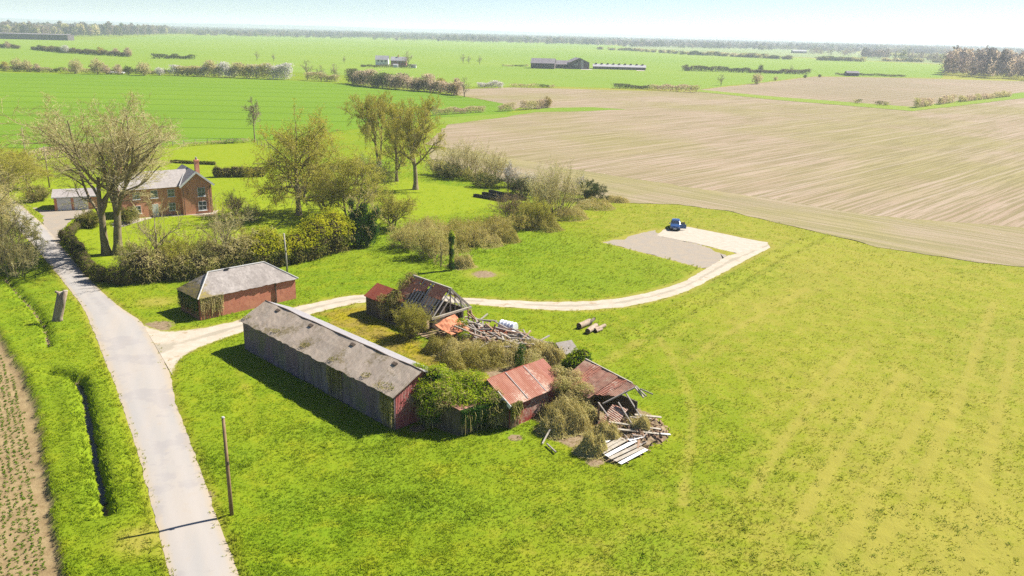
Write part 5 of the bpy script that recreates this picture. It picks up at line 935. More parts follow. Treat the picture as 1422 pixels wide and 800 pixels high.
# golden conifer hedge in front of the lawn
for k, (a, b, n, w, h, lab) in enumerate((((350, 372), (392, 368), 4, 4.2, 4.6, 'golden-topped hedge behind the brick outbuilding'), ((395, 366), (440, 356), 4, 4.4, 4.7, 'golden-topped hedge behind the grey pole'), ((440, 352), (478, 345), 4, 5.2, 5.8, 'tallest golden-topped hedge beside the ivy-clad tree'))):
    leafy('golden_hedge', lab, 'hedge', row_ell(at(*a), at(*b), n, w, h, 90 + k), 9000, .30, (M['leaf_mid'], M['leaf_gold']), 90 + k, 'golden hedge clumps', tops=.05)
for k, (a, b, n, w, h, lab, mt) in enumerate((((178, 392), (240, 384), 5, 4.2, 3.9, 'brown scrubby hedge under the small bare tree', 'leaf_mid'), ((245, 388), (300, 380), 5, 4.0, 3.7, 'tangled brown hedge left of the ivied forked tree', 'leaf_mid'), ((303, 378), (352, 372), 4, 4.2, 4.0, 'pale twiggy hedge around the ivied forked tree', 'leaf_mid'))):
    t_ = leafy('field_hedge', lab, 'hedge', row_ell(at(*a), at(*b), n, w, h, 96 + k), 5200, .24, (M['leaf_mid'], M['dead'], M['twig_tan']), 96 + k, 'scrubby garden hedges', tops=.1, second=.35, f=.66)
# clipped hedge along the lane
leafy('clipped_hedge', 'low clipped hedge curving along the lane', 'hedge', row_ell(at(128, 384), at(94, 332), 18, 1.7, 1.75, 101, .04) + row_ell(at(94, 330), at(112, 314), 9, 1.6, 1.6, 102, .04), 8000, .17, (M['clip'], M['clip']), 101, f=.8)
leafy('clipped_hedge', 'clipped dark hedge turning from the lane towards the bare trees', 'hedge', row_ell(at(132, 388), at(176, 396), 7, 2.0, 2.2, 103, .05), 5200, .18, (M['leaf_mid'], M['clip']), 103, tops=.2, f=.8)
# ivy-clad leaning tree
b = at(500, 343); leafy('ivy_tree', 'dark ivy-clad tree beside the golden hedge', 'tree', [(b[0] + dx, b[1] + dy, z, rx, rx, rz) for dx, dy, z, rx, rz in ((0, 0, 1.3, 1.7, 1.6), (-1.3, .4, 2.2, 1.3, 1.7), (1.5, .3, 1.8, 1.3, 1.5), (.4, .4, 3.6, 1.5, 1.5), (-.8, .7, 4.6, 1.1, 1.3), (1.5, .8, 4.0, 1.1, 1.4), (.5, .9, 5.6, .9, 1.0), (-1.3, 1., 6.3, .6, .9), (2.4, 1., 5.2, .7, .9), (2.2, .2, 2.9, .8, .8))], 9000, .24, (M['ivy_dark'], M['ivy_dark']), 110, f=.5, shell=.4)
mb = make_tree(24, 9.5, 8., [((0, 0, 0), (.35, 0, 1), 6.5, .22)], [(8, .25, .65, 50, .5, .15, .02, .4), (6, .2, .6, 48, .55, .2, .0, .4), (6, .2, .5, 42, .5, .2, .0, .3), (3, .2, .5, 40, .5, .2, 0, .3)], TWG, bud=.1, tw=.03)
place_tree('leaning_tree', 'tan bare tree leaning over the lawn behind the ivy-clad tree', 'tree', 510, 341, mb, (M['bark'], M['twig_tan'], M['bud_olive']))
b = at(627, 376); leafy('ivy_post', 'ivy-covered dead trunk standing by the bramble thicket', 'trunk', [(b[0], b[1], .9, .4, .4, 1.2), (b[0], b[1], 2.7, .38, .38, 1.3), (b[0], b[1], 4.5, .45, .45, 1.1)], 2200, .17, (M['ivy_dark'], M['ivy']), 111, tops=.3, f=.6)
b = at(612, 372); m = MB(); th = thing('dead_trunk', 'thin bare trunk left of the ivied one in the thicket', 'trunk', b); m.tube([b, b + UP * 1.5 + np.array([.1, 0, 0]), b + UP * 3.7], [.1, .08, .05], 6); m.build('trunk', M['bark'], th); m = MB(); m.tube([b + UP * 1.8, b + np.array([.4, 0, 2.6])], [.05, .02], 5); m.build('branch_stub', M['bark'], th)
b = at(316, 376); leafy('trunk_ivy', 'ivy wrapped round the trunk of the forked tree behind the outbuilding', 'ivy', [(b[0], b[1], 1.1, .5, .5, 1.4), (b[0], b[1], 2.6, .45, .45, 1.)], 1600, .16, (M['ivy_dark'], M['ivy']), 112, tops=.4, core=False)
# ivy over the link shed and barn end
iv = [(*Y(-1.2, 3.2)[:2], 2.7, 1.8, 1.6, 1.2), (*Y(-.8, 5.0)[:2], 2.9, 1.8, 1.7, 1.15), (*Y(-2.2, 6.3)[:2], 2.9, 1.7, 1.4, 1.25), (*Y(-3.0, 4.6)[:2], 2.4, 1.8, 1.6, 1.05), (*Y(.4, 3.0)[:2], 3.3, 1.2, 1.0, .9), (*Y(-4.2, 6.2)[:2], 2.2, 1.3, 1.2, 1.15), (*Y(-1.8, 2.3)[:2], 1.6, 1.1, .9, 1.2), (*Y(-.4, 3.9)[:2], 4.1, .9, .8, .6), (*Y(1.5, 3.6)[:2], 3.9, .9, 1.1, .45), (*Y(.6, 5.2)[:2], 3.3, 1.1, 1.2, .8)]
leafy('ivy', 'bright ivy heaped over the roof between the barn and the rusty shed', 'ivy', iv, 24000, .15, (M['ivy_dark'], M['ivy'], M['twig_tan']), 120, tops=-.12, second=.06, f=.6, shell=.45)  # light tops and dark sides put the fall of light into leaf colour
iv = [(*Y(.5, 3.4)[:2], 3.4, 1.1, 1.0, .8), (*Y(-.6, 2.6)[:2], 2.0, .9, .8, 1.3), (*Y(-1.4, 3.4)[:2], 3.2, 1.0, .9, .6), (*Y(-2.6, 3.2)[:2], 2.4, 1.0, .9, .8), (*Y(-4.6, 6.6)[:2], 2.6, .9, .9, .7), (*Y(-5.2, 6.3)[:2], 1.2, .8, .8, 1.0)]
leafy('old_creeper', 'brownish olive creeper mixed into the bright ivy at the barn end', 'creeper', iv, 5000, .15, (M['dead'], M['leaf_mid'], M['twig_tan']), 119, tops=.2, second=.25, core=False, shell=.6)
def curtain(name, label, p, q, z0, z1, n, mats, seed, out, strands=160):
    rng = np.random.default_rng(seed); p, q = np.asarray(p), np.asarray(q); t = rng.random(n); z = z0 + (z1 - z0) * rng.random(n) ** .6; fr = 1 - .45 * vnoise(t * 12, t * 0, 1., seed); z = z1 - (z1 - z) * fr
    c = p + (q - p) * t[:, None]; c = c + out * rng.uniform(.05, .38, n)[:, None]; c[:, 2] = z; th = thing(name, label, 'ivy', (p + q) / 2 * [1, 1, 0]); m = MB(); m.cards(c, .16 * rng.uniform(.6, 1.3, n), np.tile(out, (n, 1)), .6, 0, .8)
    ts = rng.random(strands); s0 = p + (q - p) * ts[:, None] + out * rng.uniform(.1, .3, strands)[:, None]; s0[:, 2] = z1; ln = rng.uniform(.5, 1., strands) * (z1 - z0); s1 = s0 - UP * ln[:, None] * .5 + out * .15 + rng.normal(0, .08, (strands, 3)); s2 = s0 - UP * ln[:, None] + out * .08 + rng.normal(0, .12, (strands, 3)); m.tubes(np.stack([s0, s1, s2], 1), np.full((strands, 3), .014), 3, 1)
    m.build('foliage', mats, th); m = MB(); k = 8; ts = np.linspace(.06, .94, k); a = p + (q - p) * ts[:, None] + out * .04; a[:, 2] = .02; bb = a + UP * z1 * .9 + rng.normal(0, .1, (k, 3)); m.tubes(np.stack([a, (a + bb) / 2, bb], 1), np.full((k, 3), .03), 4); m.build('stem', M['bark'], th); return th
curtain('ivy_curtain', 'shade-toned ivy hanging over the front of the link shed', Y(-4.3, 3.2), Y(-5.0, 6.8), .2, 2.3, 4200, (M['ivy_dark'], M['twig_tan']), 121, -E1, 30)  # dark leaf colour stands in for the shaded recess under the overhang
curtain('ivy_curtain', 'olive ivy trailing down the barn corner beside the red end wall', Y(-.05, 2.6), Y(-.05, 5.3), .3, 3.3, 2600, (M['leaf_mid'], M['twig_tan']), 122, -E1)
curtain('ivy_curtain', 'trailing creeper on the left end of the rusty shed', Y(-6., 7.0), Y(-3.4, 7.0), .2, 2.5, 2600, (M['leaf_mid'], M['twig_tan']), 123, -E2, 30)
curtain('ivy_curtain', 'creeper hanging from the rusty shed eave beside its door', Y(-6.2, 6.9), Y(-6.2, 8.1), .7, 2.3, 1300, (M['leaf_mid'], M['twig_tan']), 124, -E1, 16)
curtain('ivy_curtain', 'brown creeper covering the left end of the brick outbuilding', Y(35.2, .7), Y(35.2, 3.4), .1, 2.6, 2000, (M['dead'], M['twig_tan']), 125, -E1 * .6, 22)
curtain('ivy_curtain', 'dark creeper on the shaded end wall of the brick outbuilding', Y(35.3, .6), Y(40.0, .6), .1, 2.5, 2600, (M['ivy_dark'], M['twig_tan']), 126, -E2 * .6, 30)
curtain('ivy_curtain', 'ivy climbing the near corner of the long barn', Y(.0, -.02), Y(1.6, -.02), .1, 3.0, 1100, (M['leaf_mid'], M['twig_tan']), 127, -E2 * .6, 60)
curtain('ivy_curtain', 'moss-green creeper patch midway along the long barn wall', Y(7.2, -.02), Y(9.4, -.02), .4, 3.0, 500, (M['leaf_mid'], M['twig_tan']), 128, -E2 * .3, 30)
iv = [(*Y(21.2, 16.9)[:2], 2.6, 1.1, 1., .9), (*Y(21.3, 18.2)[:2], 3.8, .9, .9, .9), (*Y(21.2, 19)[:2], 4.6, .7, .7, .6), (*Y(21.6, 16)[:2], 1.7, 1.1, .8, 1.1), (*Y(22.6, 16.2)[:2], 2.2, .9, .8, .6)]
leafy('ruin_ivy', 'brown-green creeper over the hut end of the ruined barn roof', 'ivy', iv, 4600, .15, (M['dead'], M['leaf_mid'], M['twig_tan']), 130, tops=.2, second=.15, core=False, shell=.75)
b = at(800, 520); leafy('ivy_bush', 'compact bright ivy bush at the back of the collapsed shed', 'bush', [(b[0], b[1], 1.1, 1.25, 1.2, 1.2), (b[0] + .5, b[1] + .3, 1.8, 1.0, 1., .9), (b[0] - .5, b[1] + .2, .8, 1., 1., .9)], 3600, .2, (M['ivy_dark'], M['ivy']), 131, tops=.2)
b = at(762, 488); leafy('weed_clump', 'green weedy clump at the edge of the scrub beside the rubble', 'weeds', [(b[0], b[1], .4, 1.3, 1., .6), (b[0] + 1.3, b[1] - .3, .35, 1., .9, .5)], 1400, .17, (M['ivy_dark'], M['leaf_mid']), 132, tops=.3, core=False)
b = Y(12.2, 18.4); leafy('weed_clump', 'green weeds growing through the slumped tiles', 'weeds', [(b[0], b[1], 1.7, .7, .6, .5), (*Y(10.6, 17.4)[:2], .8, .8, .6, .6)], 900, .15, (M['leaf_mid'], M['ivy']), 133, tops=.2, core=False)
b = Y(2.4, 17); leafy('elder_shrub', 'small dark upright shrub in the scrub behind the rusty roof', 'shrub', [(b[0], b[1], .9, .5, .5, 1.), (b[0] + .2, b[1], 1.9, .4, .4, .6)], 800, .16, (M['ivy_dark'], M['ivy_dark']), 134, core=False)
iv = [(*Y(-7.0, 13.6)[:2], 1.5, 1.3, 1.3, 1.5), (*Y(-7.9, 12.6)[:2], 1.0, 1.3, 1.2, 1.2), (*Y(-6.4, 14.4)[:2], 2.5, 1.1, 1.0, .8), (*Y(-8.3, 13.8)[:2], 2.2, 1.0, .9, .6), (*Y(-6.7, 12.8)[:2], 2.5, .9, .9, .7), (*Y(-9.4, 12.6)[:2], .8, 1.1, .9, .9), (*Y(-5.2, 13.9)[:2], 2.9, .8, .7, .5), (*Y(-8.9, 11.6)[:2], .6, .9, .9, .7)]
leafy('bramble_creeper', 'big olive-brown creeper filling the gap between the two rusty roofs', 'creeper', iv, 9500, .13, (M['leaf_mid'], M['dead'], M['twig_tan']), 136, tops=-.1, second=.3, core=False, shell=.4)
iv = [(*Y(5.5, 17.6)[:2], .8, 1.3, 1.0, .7), (*Y(2.8, 18.6)[:2], .7, 1.4, 1.1, .8), (*Y(.2, 17.)[:2], 1.0, 1.2, 1.2, .9), (*Y(-1.2, 15.4)[:2], 1.1, 1.1, 1.2, 1.0), (*Y(1.6, 20.6)[:2], .6, 1.2, 1.2, .6)]
leafy('bramble_creeper', 'tan and green creeper sprawling across the yard behind the rusty shed', 'creeper', iv, 5200, .13, (M['leaf_mid'], M['dead'], M['twig_tan']), 137, tops=.0, second=.35, core=False, shell=.4)
# scattered moss and weeds on the barn eave
for k, (a, lab) in enumerate(((9.0, 'tuft of weeds rooted on the barn eave near its middle'), (1.4, 'creeper spilling onto the barn roof above the near corner'), (23.9, 'weeds on the far top corner of the barn roof'), (4.2, 'mossy weeds along the barn eave right of the middle tuft'), (13.5, 'small mossy tuft on the barn eave left of the middle'), (18.6, 'small weeds near the far end of the barn eave'))):
    q = Y(a, .5, EH + .25); leafy('roof_weeds', lab, 'weeds', [(*q, 1.1 if k == 1 else .6, .9 if k == 1 else .4, .2)], 500 if k == 1 else 220, .11, (M['dead'], M['leaf_mid']), 140 + k, tops=.3, core=False)
# garden beech hedge, fence
leafy('beech_hedge', 'trimmed brown-green hedge row on the lawn right of the farmhouse', 'hedge', row_ell(at(298, 246), at(368, 245), 18, 1.8, 2.3, 150, .06), 5200, .24, (M['leaf_brown'], M['leaf_mid']), 150, tops=.3, f=.8)
leafy('beech_hedge', 'trimmed hedge row behind the farmhouse roof', 'hedge', row_ell(at(238, 226), at(300, 229), 22, .9, .8, 151, .05), 4000, .2, (M['leaf_brown'], M['clip']), 151, tops=.3, f=.8)
fe = thing('post_fence', 'thin post and wire fence between the lawn and the wheat field', 'fence', at(300, 199)); m = MB(); fp = ats([(240, 203), (262, 200), (290, 198.5), (320, 197.5), (352, 197.5), (372, 207), (385, 212)])
fr = resample(fp, 3.2)
for q in fr: q3 = np.r_[q, 0]; mm = MB(); mm.beam(q3 - UP * .2, q3 + UP * 1.25, .11, .11); mm.build('post', M['wood_grey'], fe)
for z_ in (.5, 1.1): m.tube([np.r_[q, z_] for q in fr], .02, 4)
m.build('wire', M['lead'], fe)
# ================================================================ far things
def cards_mesh(name, pts, size, mats, label, cat, group=None, kind=None, mi=None, asp=.8):
    m = MB()
    if mi is None: m.cards(pts, size, None, asp, 0)
    else:
        for k in range(len(mats)):
            if (mi == k).any(): m.cards(pts[mi == k], size[mi == k] if np.ndim(size) else size, None, asp, k)
    o = m.build(name, mats, loc=np.r_[pts.mean(0)[:2], 0]); return tag(o, label, cat, group, kind)
def far_hedge(px, h, w, mats, label, seed, dens=1., gaps=.0, size=.6, group='far field hedges'):
    rng = np.random.default_rng(seed); pl = ats(px)[:, :2]; d = np.r_[0, np.cumsum(np.linalg.norm(np.diff(pl, axis=0), axis=1))]; n = int(d[-1] * w * h * 3.2 * dens / (size * size)); n = min(n, 16000)
    t = rng.random(n) * d[-1]; c = np.stack([np.interp(t, d, pl[:, k]) for k in (0, 1)], 1); hv = h * (.62 + .75 * vnoise(t, t * 0, 5., seed)); kp = vnoise(t, t * 0, 9., seed + 3) > gaps; r = rng.random(n) ** .6
    p = np.c_[c + rng.normal(0, w * .28, (n, 2)), hv * r + .1][kp]; mi = (rng.random(len(p)) > .5).astype(int) if len(mats) > 1 else np.zeros(len(p), int)
    if len(mats) > 1: mi = (vnoise(t[kp], t[kp] * 0, 7., seed + 5) + .35 * (rng.random(len(p)) - .5) > .5).astype(int)
    return cards_mesh('hedge', p, size * rng.uniform(.6, 1.3, len(p)), mats, label, 'hedge', group, None, mi)
FL, FB, FP, FW, FY = M['far_leaf'], M['far_bare'], M['far_pink'], M['far_bloss'], M['far_yellow']
far_hedge([(0, 98), (60, 100.5), (160, 102), (240, 104)], 2.6, 3, (FB, FL), 'tawny hedge line under the trees beyond the wheat field', 201)
far_hedge([(240, 105), (290, 106.5), (340, 108.5), (404, 111)], 7.5, 5, (FW, FB), 'long white-blossomed hedge beyond the wheat field', 202, size=.8)
far_hedge([(425, 112), (450, 113), (470, 114)], 4, 3, (FL, FB), 'short dark hedge right of the white-blossomed hedge', 203)
far_hedge([(486, 116), (520, 121), (560, 124.5), (612, 128.5)], 7.2, 6, (FL, FP), 'bushy green and brown hedgerow at the end of the wheat field', 204, size=.75)
far_hedge([(612, 129.5), (640, 133)], 5, 4, (FY, FP), 'yellowish hedge end at the tip of the wheat field', 205, size=.7)
far_hedge([(600, 160.5), (640, 158), (673, 156)], 2.6, 1.8, (FB, FP), 'trimmed brown hedge where the wheat meets the stubble', 206, 1.3, size=.35)
far_hedge([(693, 155), (715, 153.5)], 2.6, 1.8, (FB, FP), 'short trimmed brown hedge in the gap beside the stubble', 207, 1.3, size=.35)
far_hedge([(724, 153), (748, 151), (765, 149.5)], 3, 2.4, (FB, FP), 'low ragged hedge under the twin bushes in the stubble', 208, 1.2, size=.4)
far_hedge([(664, 122), (698, 122.5)], 3.6, 3, (FW, FB), 'white-flecked hedge at the stubble corner', 209)
far_hedge([(708, 121.5), (770, 122)], 1.8, 2, (FL, FB), 'low dark hedge below the farm sheds', 210)
far_hedge([(772, 122.3), (845, 122.5), (905, 124.5)], 2.8, 3, (FB, FL), 'low brownish hedge along the stubble top', 211, gaps=.2)
far_hedge([(905, 125), (970, 129)], 3.2, 3, (FP, FB), 'reddish low hedge at the right end of the stubble top', 212)
far_hedge([(0, 66.5), (27, 68)], 4, 4, (FL, FL), 'short dark hedge at the far left of the pasture', 213, size=1.)
far_hedge([(45, 69), (90, 73.5), (140, 76.8), (180, 79)], 4.4, 4, (FL, FL), 'long dark hedge slanting across the left pasture', 214, size=1.)
far_hedge([(212, 81.5), (270, 82.5)], 3.6, 4, (FL, FL), 'straight dark hedge alone in the pasture', 215, size=.9)
far_hedge([(948, 98.5), (1000, 100), (1060, 102), (1124, 103.5)], 4, 4, (FL, FL), 'straight dark hedge on the right of the pasture', 216, size=.9)
far_hedge([(1160, 104.5), (1200, 105.3), (1256, 107.3)], 2, 3, (FL, FL), 'low dark hedge line by the lone field barn', 217, size=.8)
far_hedge([(1271, 150), (1294, 146.5)], 3.6, 2.4, (FP, FB), 'dark brown hedge block nearest the verge bend', 218, 1.2, size=.5)
far_hedge([(1304, 145.5), (1324, 142.5)], 3.3, 2.4, (FP, FB), 'middle brown hedge block on the verge', 219, 1.2, size=.5)
far_hedge([(1332, 142), (1362, 138.5), (1402, 134)], 2.9, 2.4, (FP, FB), 'long brown hedge block at the right end of the verge', 220, 1.2, size=.5)
far_hedge([(1186, 143), (1200, 144.5), (1234, 147)], 1.8, 2.4, (FL, FB), 'low greenish bushes strung along the verge', 221, gaps=.35, size=.5)
far_hedge([(830, 69), (880, 71), (940, 75)], 5, 6, (FB, FL), 'thin far hedge above the poultry shed', 222, gaps=.25, size=1.3)
far_hedge([(945, 76), (1000, 78), (1098, 83)], 6, 8, (FB, FL), 'far tree-dotted hedge on the right', 223, gaps=.2, size=1.5)
far_hedge([(1135, 84), (1200, 86)], 6, 8, (FB, FL), 'far bare hedge left of the spinney', 224, gaps=.1, size=1.5)
far_hedge([(1225, 85), (1300, 87), (1312, 87)], 5, 8, (FB, FL), 'far hedge right of the spinney', 225, gaps=.2, size=1.5)
far_hedge([(255, 203.5), (300, 200), (345, 198)], 1.0, 1.2, (M['dead'], FB), 'dry grassy hedge bank along the wheat field edge', 226, 1., size=.3)
far_hedge([(40, 226), (80, 219), (140, 213), (200, 208)], 2.4, 2.2, (FP, FB), 'brown hedge behind the big twin-trunk tree', 227, .8, size=.4)
# far trees: prototypes then copies
def far_proto(seed, kind):
    rng = np.random.default_rng(seed)
    mt = {'bare': (M['bark_dark'], M['twig_grey']), 'tawny': (M['bark'], FB), 'yellow': (M['bark'], FY), 'pink': (M['bark'], FP), 'dark': (M['bark_dark'], FL), 'white': (M['bark'], FW)}[kind]
    W_, Cc = MB(), MB(); w_, c_ = make_tree(seed, 10, 7.6 if kind != 'bare' else 6.5, [((0, 0, 0), (0, 0, 1), 6.5 if kind == 'bare' else 5, .28)], [(8, .15, .7, 48, .5, .15, .06, .35), (6, .15, .6, 45, .5, .2, .03, .35), (5, .2, .55, 42, .5, .2, .02, .3)], None, tw=.16 if kind != 'bare' else .11, clear=.2)
    if kind != 'bare':
        d = nrm_(rng.normal(size=(700, 3))); p = np.array([0, 0, 5.0]) + d * np.array([4., 4., 4.8]) * (rng.random(700) ** .45)[:, None] * (1 + .3 * np.array([mnoise.noise(Vector(x * 2 + seed)) for x in d]))[:, None]; p = p[p[:, 2] > .2]; c_.cards(p, rng.uniform(.5, 1.1, len(p)), None, .7)
    th = thing('far_tree', 'x', 'tree', (0, 0, 0)); w_.build('trunk', mt[0], th); c_.build('crown', mt[1], th); return th
protos = {}
def far_tree(kind, px, py, ytop, label, group, wf=1., var=0):
    key = (kind, var); b = at(px, py); h = hgt(px, py, ytop); sc = (h / 10 * wf, h / 10 * wf, h / 10); rz = (px * 1.7) % 6.28
    if key not in protos:
        o = protos[key] = far_proto(300 + len(protos), kind); o.location = tuple(b); o.scale = sc; o.rotation_euler[2] = rz
    else: o = dup(protos[key], b, rz, sc)
    o['label'] = label; o['group'] = group; return o
ORD = ['first', 'second', 'third', 'fourth', 'fifth', 'sixth', 'seventh', 'eighth', 'ninth', 'tenth', 'eleventh', 'twelfth']
for k, (kind, px, py, yt, wf) in enumerate((('yellow', 8, 98, 85, 1.2), ('tawny', 24, 99, 80, 1.1), ('tawny', 38, 99.5, 83, 1.3), ('pink', 52, 100, 88, 1.2), ('tawny', 106, 102.5, 81.5, 1.25), ('tawny', 136, 103, 80.5, 1.2), ('pink', 148, 103.5, 90, 1.3), ('pink', 164, 103.5, 89, 1.2), ('dark', 178, 104, 91, 1.3), ('tawny', 200, 105, 85.5, 1.4), ('white', 222, 105, 93, 1.6))):
    far_tree(kind, px, py, yt, '%s tree from the left in the tawny hedge beyond the wheat field' % ORD[k].capitalize(), 'trees in the tawny hedge', wf)
for k, (px, py, yt) in enumerate(((427, 111, 83), (446, 112.5, 90), (465, 113, 88))): far_tree('bare', px, py, yt, 'bare tree over the short dark hedge, %s from the left' % ORD[k], 'trees over the short dark hedge')
for k, (kind, px, py, yt, wf) in enumerate((('tawny', 524, 121.5, 107, 1.3), ('pink', 580, 126, 107, 1.2), ('pink', 598, 127, 111, 1.2), ('yellow', 612, 128.5, 108, 1.1))): far_tree(kind, px, py, yt, '%s rounded tree from the left in the bushy hedgerow' % ORD[k].capitalize(), 'trees in the bushy hedgerow', wf)
far_tree('bare', 645, 135, 107, 'bare tree at the tip of the wheat field', None, .9); far_tree('pink', 634, 131.5, 108, 'pinkish rounded tree at the tip of the wheat field', None, 1.2)
far_tree('pink', 752, 150, 138, 'left, darker one of the twin bushes in the stubble', 'twin bushes in the stubble', 1.3); far_tree('yellow', 760, 150, 133.5, 'right, taller one of the twin bushes in the stubble', 'twin bushes in the stubble', .9)
for k, (kind, px, py, yt, wf) in enumerate((('pink', 11, 67.5, 57, 1.), ('dark', 58, 70.5, 63, 1.2), ('dark', 80, 73, 65, 1.), ('white', 91, 74, 62, 1.3), ('dark', 121, 76, 70, 1.), ('yellow', 140, 77, 65, 1.1), ('pink', 161, 78, 66.5, 1.1), ('pink', 178, 79, 65.5, 1.2))): far_tree(kind, px, py, yt, '%s tree from the left in the dark hedges across the left pasture' % ORD[k].capitalize(), 'trees in the left pasture hedges', wf)
for k, (px, py, yt) in enumerate(((357, 83.5, 71), (380, 85, 74), (478, 88, 78), (643, 88, 75), (651, 88.5, 77), (666, 89.5, 77))): far_tree('bare', px, py, yt, 'tiny bare tree standing in the open pasture, %s from the left' % ORD[k], 'lone trees in the pasture')
far_tree('bare', 566, 93, 71, 'bare tree behind the red house in the pasture', None, 1.1); far_tree('bare', 1001, 119, 103, 'small bare tree at the edge of the right pasture', None, 1.2); far_tree('tawny', 1051, 117, 101, 'rounded bare tree at the corner of the far stubble', None, 1.3)
for k, (px, py, yt, kind) in enumerate(((1077, 112, 106, 'tawny'), (1118, 108.5, 103.5, 'dark'), (1138, 107.5, 103, 'dark'))): far_tree(kind, px, py, yt, '%s low bush from the left on the far stubble edge' % ORD[k].capitalize(), 'bushes on the far stubble edge', 1.5)
for k, (px, py, yt, kind) in enumerate(((1056, 101.5, 89.5, 'dark'), (1040, 101, 95, 'dark'), (1098, 103, 90, 'bare'), (953, 98.5, 89, 'dark'))): far_tree(kind, px, py, yt, ('dark bushy tree in the straight dark hedge', 'small dark tree left of the bushy one in the straight hedge', 'bare tree near the right end of the straight dark hedge', 'narrow dark tree at the left end of the straight hedge')[k], 'trees in the straight dark hedge', .9)
# far masses (stuff)
def woods(name, specs, mats, label, seed, size):
    rng = np.random.default_rng(seed); P_, S_, MI = [], [], []
    for (x, y, h, w) in specs:
        k = max(10, int((110 if size < 2 else 60) * (h / 15) ** 1)); d = nrm_(rng.normal(size=(k, 3))) * (rng.random((k, 1)) ** .4); p = np.array([x, y, h * .55]) + d * np.array([w * .5, w * .5, h * .48]); P_.append(p); S_.append(rng.uniform(.6, 1.3, k) * size * h / 15); MI.append(np.full(k, rng.integers(0, len(mats))))
    P_ = np.concatenate(P_); S_ = np.concatenate(S_); MI = np.concatenate(MI); k = P_[:, 2] > 0; return cards_mesh(name, P_[k], S_[k], mats, label, 'woodland', None, 'stuff', MI[k])
rng = np.random.default_rng(401)
def scatter(px, n, h, w, hv=.2):
    pl = ats(px)[:, :2]; x0, y0 = pl.min(0); x1, y1 = pl.max(0); out = []
    while len(out) < n:
        x = rng.uniform(x0, x1, 400); y = rng.uniform(y0, y1, 400); k = poly_in(x, y, pl); out += [(a, b, h * rng.normal(1, hv), w * rng.uniform(.8, 1.3)) for a, b in zip(x[k], y[k])]
    return out[:n]
woods('woodland', scatter([(1306, 104.5), (1350, 107.5), (1440, 113), (1500, 118), (1500, 104), (1400, 96), (1330, 94)], 420, 20, 9), (M['wood_mauve'], M['wood_mauve'], FP, M['wood_far']), 'leafless wood at the right edge of the photo', 402, 1.5)
woods('woodland', scatter([(-60, 50.5), (30, 51), (100, 51), (165, 51), (232, 48.5), (238, 44.5), (120, 43), (-60, 42)], 900, 21, 14), (M['wood_mauve'], M['wood_mauve'], FB, M['wood_far'], FL), 'bare woodland behind the long sheds at the far left', 403, 3.2)
woods('woodland', scatter([(1195, 80.5), (1232, 82.5), (1234, 80.6), (1200, 78.8)], 60, 14, 11), (M['wood_mauve'], M['wood_far']), 'small spinney in the middle distance on the right', 404, 2.4)
woods('woodland', scatter([(1238, 84), (1312, 86.5), (1312, 83.5), (1240, 81.5)], 60, 12, 12) + scatter([(1120, 76), (1180, 79), (1190, 75), (1130, 73)], 50, 12, 12), (M['wood_mauve'], FL, M['wood_far']), 'scattered bare trees beyond the right pasture', 405, 2.4)
sp_ = []
for _ in range(760):
    yy = 2500 * math.exp((1 - (1 - rng.random()) ** 1.6) * 1.3); xx = rng.uniform(-.75, .75) * yy; L_ = rng.uniform(150, 700) * (yy / 2500); a = rng.normal(0, .25); n = int(L_ / 9 * rng.uniform(.7, 1.1)); t = rng.uniform(-.5, .5, n); hh = rng.uniform(8, 17)
    if xx / yy < .08 and yy < 2700: continue
    sp_ += [(xx + L_ * q * math.cos(a), yy + L_ * q * math.sin(a) + rng.normal(0, 12), hh * rng.uniform(.6, 1.35), 14 * rng.uniform(.7, 1.4)) for q in t]
woods('treeline', sp_, (M['wood_far'], M['wood_far'], M['wood_mauve'], FL), 'bands of distant trees and hedges below the horizon', 406, 3.6)
# horizon ridge
hm_ = MB(); xs = np.linspace(-12400, 12400, 260); prof = 26 + 26 * vnoise(xs, xs * 0, 2600., 31) + 9 * vnoise(xs, xs * 0, 420., 32) + 5 * vnoise(xs, xs * 0, 120., 33) + 12 * sm(-xs, 1500, 5000)
r_ = np.stack([np.c_[xs, np.full(260, 9600.), np.full(260, -.5)], np.c_[xs, np.full(260, 10600.), prof * .8], np.c_[xs, np.full(260, 11600.), prof], np.c_[xs, np.full(260, 13000.), np.full(260, -.5)]], 0); i = np.arange(4 * 260).reshape(4, 260)
hm_.add(r_.reshape(-1, 3), np.stack([i[:-1, :-1], i[:-1, 1:], i[1:, 1:], i[1:, :-1]], -1).reshape(-1, 4)); M['hills'] = simple('wooded far hills', (.04, .042, .036), (.075, .075, .05), .004, 1., .0)
tag(hm_.build('hills', M['hills'], smooth=True), 'low wooded hills on the horizon', None, kind='structure')
